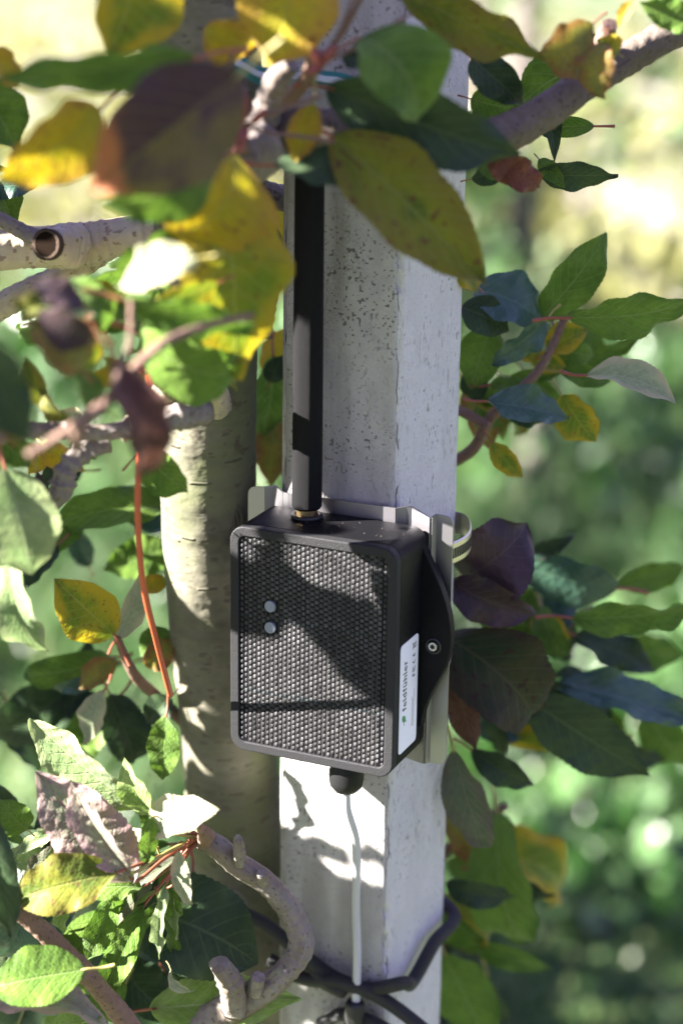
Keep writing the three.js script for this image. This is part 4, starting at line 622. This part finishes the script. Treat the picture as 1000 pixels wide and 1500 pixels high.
// ---------------------------------------------------------------- the orchard behind, out of focus
{
  const bark = mat({ c: [0.13, 0.11, 0.1], roughness: 0.9 }), cm = [[0.04, 0.12, 0.014], [0.15, 0.21, 0.06], [0.022, 0.06, 0.02], [0.22, 0.22, 0.06]].map((c) => mat({ c, roughness: 0.92, transmission: 0.35, thickness: 0, clearcoat: 0.7, clearcoatRoughness: 0.24 }));
  const lg = leafGeo({ W: 0.56, N: 8, K: 4, serr: 0, pucker: 0 });
  function backTree(dist, side, h, n, spread, looks, label) {
    const b = gpos(dist, side), t = thing('orchard_tree', label, 'tree', [b.x, b.y, b.z]);
    const pts = [V3(0, -0.05, 0), V3(rr(-0.03, 0.03), 0.5, rr(-0.03, 0.03)), V3(rr(-0.06, 0.06), 1.1, rr(-0.06, 0.06)), V3(0, h, 0)];
    part('trunk', limb(pts, [0.06, 0.045, 0.04, 0.012], { seg: 30, rad: 12, bump: knobby(0.12, 5) }), bark, t);
    const tips = []; for (let k = 0; k < 16; k++) { const y = rr(0.5, h), a = rr(0, 6.28), r = spread * rr(0.6, 1.1) * (1 - 0.45 * y / h), e = V3(Math.cos(a) * r, y + rr(-0.15, 0.25), Math.sin(a) * r); tips.push([V3(0, y, 0), e]); part('branch', limb([V3(0, y, 0), e.clone().multiplyScalar(0.5).setY(y + 0.06), e], [0.018, 0.011, 0.004], { seg: 10, rad: 7, cap: false }), bark, t); }
    looks.forEach((ck, q) => {
      const m = shade(new THREE.InstancedMesh(lg, cm[ck], Math.round(n / looks.length)));
      for (let i = 0; i < m.count; i++) { const [a, e] = tips[Math.floor(rnd() * tips.length)], p = a.clone().lerp(e, Math.pow(rnd(), 0.6)).add(V3(rr(-1, 1), rr(-1, 1), rr(-1, 1)).multiplyScalar(0.17)), s = rr(0.06, 0.1); m.setMatrixAt(i, new THREE.Matrix4().compose(p, new THREE.Quaternion().setFromEuler(new THREE.Euler(rr(0, 6.3), rr(0, 6.3), rr(0, 6.3))), V3(s, s, s))); }
      m.name = numbered(q ? 'leaf_clump' : 'crown'); m.userData = { kind: 'stuff' }; t.add(m);
    });
  }
  backTree(5.8, 0.55, 2.4, 1500, 0.55, [0, 1], 'out of focus green apple tree right of the post, nearest in the row behind');
  backTree(6.2, 2.0, 2.5, 1500, 0.6, [0, 2, 1], 'out of focus green apple tree behind at the far right edge');
  backTree(5.0, -1.15, 2.5, 1300, 0.6, [0, 1, 2], 'out of focus green apple tree behind the left edge of the picture');
  backTree(9.2, 0.5, 2.6, 700, 0.7, [1, 3], 'blurred yellow green apple tree in the second row right of the post');
  backTree(9.5, 2.5, 2.6, 700, 0.7, [1, 0], 'blurred light green apple tree in the second row at the right edge');
  backTree(9.4, -2.7, 2.6, 700, 0.7, [1, 3], 'blurred apple tree in the second row behind the upper left corner');
  backTree(20, 0.6, 3, 1800, 1.0, [1, 3], 'far pale apple tree beyond the dry lane, right of the post');
  backTree(21, 3.2, 3, 1800, 1.0, [0, 1], 'far apple tree beyond the dry lane at the right edge');
  backTree(20.5, -2.4, 3, 1800, 1.0, [0, 3], 'far apple tree beyond the dry lane at the left edge');
  const side = (x, z) => { const v = V3(x - camera.position.x, 0, z - camera.position.z); return [v.dot(HDIR), v.dot(HRIGHT)]; };
  backTree(...side(-1.5, -0.3), 2.4, 1800, 0.6, [2, 0], 'dense apple tree next in the row, beyond the left edge');  // unseen, as is the next, placed to shade the ground at lower right
  backTree(...side(-2.75, -0.4), 2.4, 1300, 0.55, [2, 0], 'dense apple tree two places along the row, beyond the left edge');
  // unseen facing row behind the camera, placed to dim light on the box front
  backTree(-1.75, -1.3, 2.7, 2600, 0.8, [2, 0], 'unseen dense green apple tree in the facing row, dimming the box front, left of where one stands');
  backTree(-1.7, 0.5, 2.7, 2600, 0.8, [2, 0], 'unseen dense green apple tree in the facing row, dimming the box front, right behind where one stands');
  backTree(-1.6, 2.2, 2.7, 2600, 0.8, [2, 0], 'unseen dense green apple tree in the facing row, dimming the box front, right of where one stands');
  // low weeds and grass
  const gg = new THREE.BufferGeometry(); gg.setAttribute('position', new THREE.Float32BufferAttribute([-0.5, 0, 0, 0.5, 0, 0, -0.35, 0.5, 0.12, 0.35, 0.5, 0.12, 0, 1, 0.45], 3)); gg.setIndex([0, 1, 2, 1, 3, 2, 2, 3, 4]); gg.computeVertexNormals();
  [[cm[0], 26000, 0.012, 0.22], [cm[1], 16000, 0.014, 0.18]].forEach(([m0, n, w, h]) => {
    const g = shade(new THREE.InstancedMesh(gg, m0, n)); g.name = numbered('grass'); g.userData = { kind: 'stuff', label: w < 0.013 ? 'dark green long grass under the trees behind' : 'light green grass tufts under the trees behind', category: 'grass' };
    for (let i = 0; i < n; i++) { const d = 2.4 + Math.pow(rnd(), 1.3) * 6.4, p = gpos(d, rr(-0.36, 0.36) * d), s = rr(0.5, 1.3) * smooth(0.25, 0.6, fbm(p.x * 1.3 + 40, p.z * 1.3 + 40, 71, 3)) + 0.15; g.setMatrixAt(i, new THREE.Matrix4().compose(p, new THREE.Quaternion().setFromEuler(new THREE.Euler(rr(-0.5, 0.5), rr(0, 6.3), rr(-0.5, 0.5))), V3(w * 1.6, h * s, h * s))); }
    scene.add(g);
  });
  const wd = shade(new THREE.InstancedMesh(lg, cm[0], 9000)); wd.name = 'weeds'; wd.userData = { kind: 'stuff', label: 'broad leaved weeds on the ground behind', category: 'weeds' };
  for (let i = 0; i < 9000; i++) { const d = 3.4 + Math.pow(rnd(), 1.2) * 5, p = gpos(d, rr(-0.36, 0.36) * d), s = rr(0.06, 0.14); p.y += rr(0.02, 0.45) * smooth(0.35, 0.65, fbm(p.x * 0.9 + 20, p.z * 0.9 + 20, 73, 3)); wd.setMatrixAt(i, new THREE.Matrix4().compose(p, new THREE.Quaternion().setFromEuler(new THREE.Euler(rr(0, 6.3), rr(0, 6.3), rr(0, 6.3))), V3(s, s, s))); }
  scene.add(wd);
  const fw = shade(new THREE.InstancedMesh(lg, cm[3], 7000)); fw.name = 'weeds_001'; fw.userData = { kind: 'stuff', label: 'pale dry weeds along the lane behind', category: 'weeds' };
  for (let i = 0; i < 7000; i++) { const d = 8 + Math.pow(rnd(), 1.1) * 18, p = gpos(d, rr(-0.36, 0.36) * d), s = rr(0.1, 0.26); p.y += rr(0.02, 0.5) * smooth(0.4, 0.65, fbm(p.x * 0.5 + 20, p.z * 0.5 + 20, 79, 3)); fw.setMatrixAt(i, new THREE.Matrix4().compose(p, new THREE.Quaternion().setFromEuler(new THREE.Euler(rr(0, 6.3), rr(0, 6.3), rr(0, 6.3))), V3(s, s, s))); }
  scene.add(fw);
}

renderer.render(scene, camera);
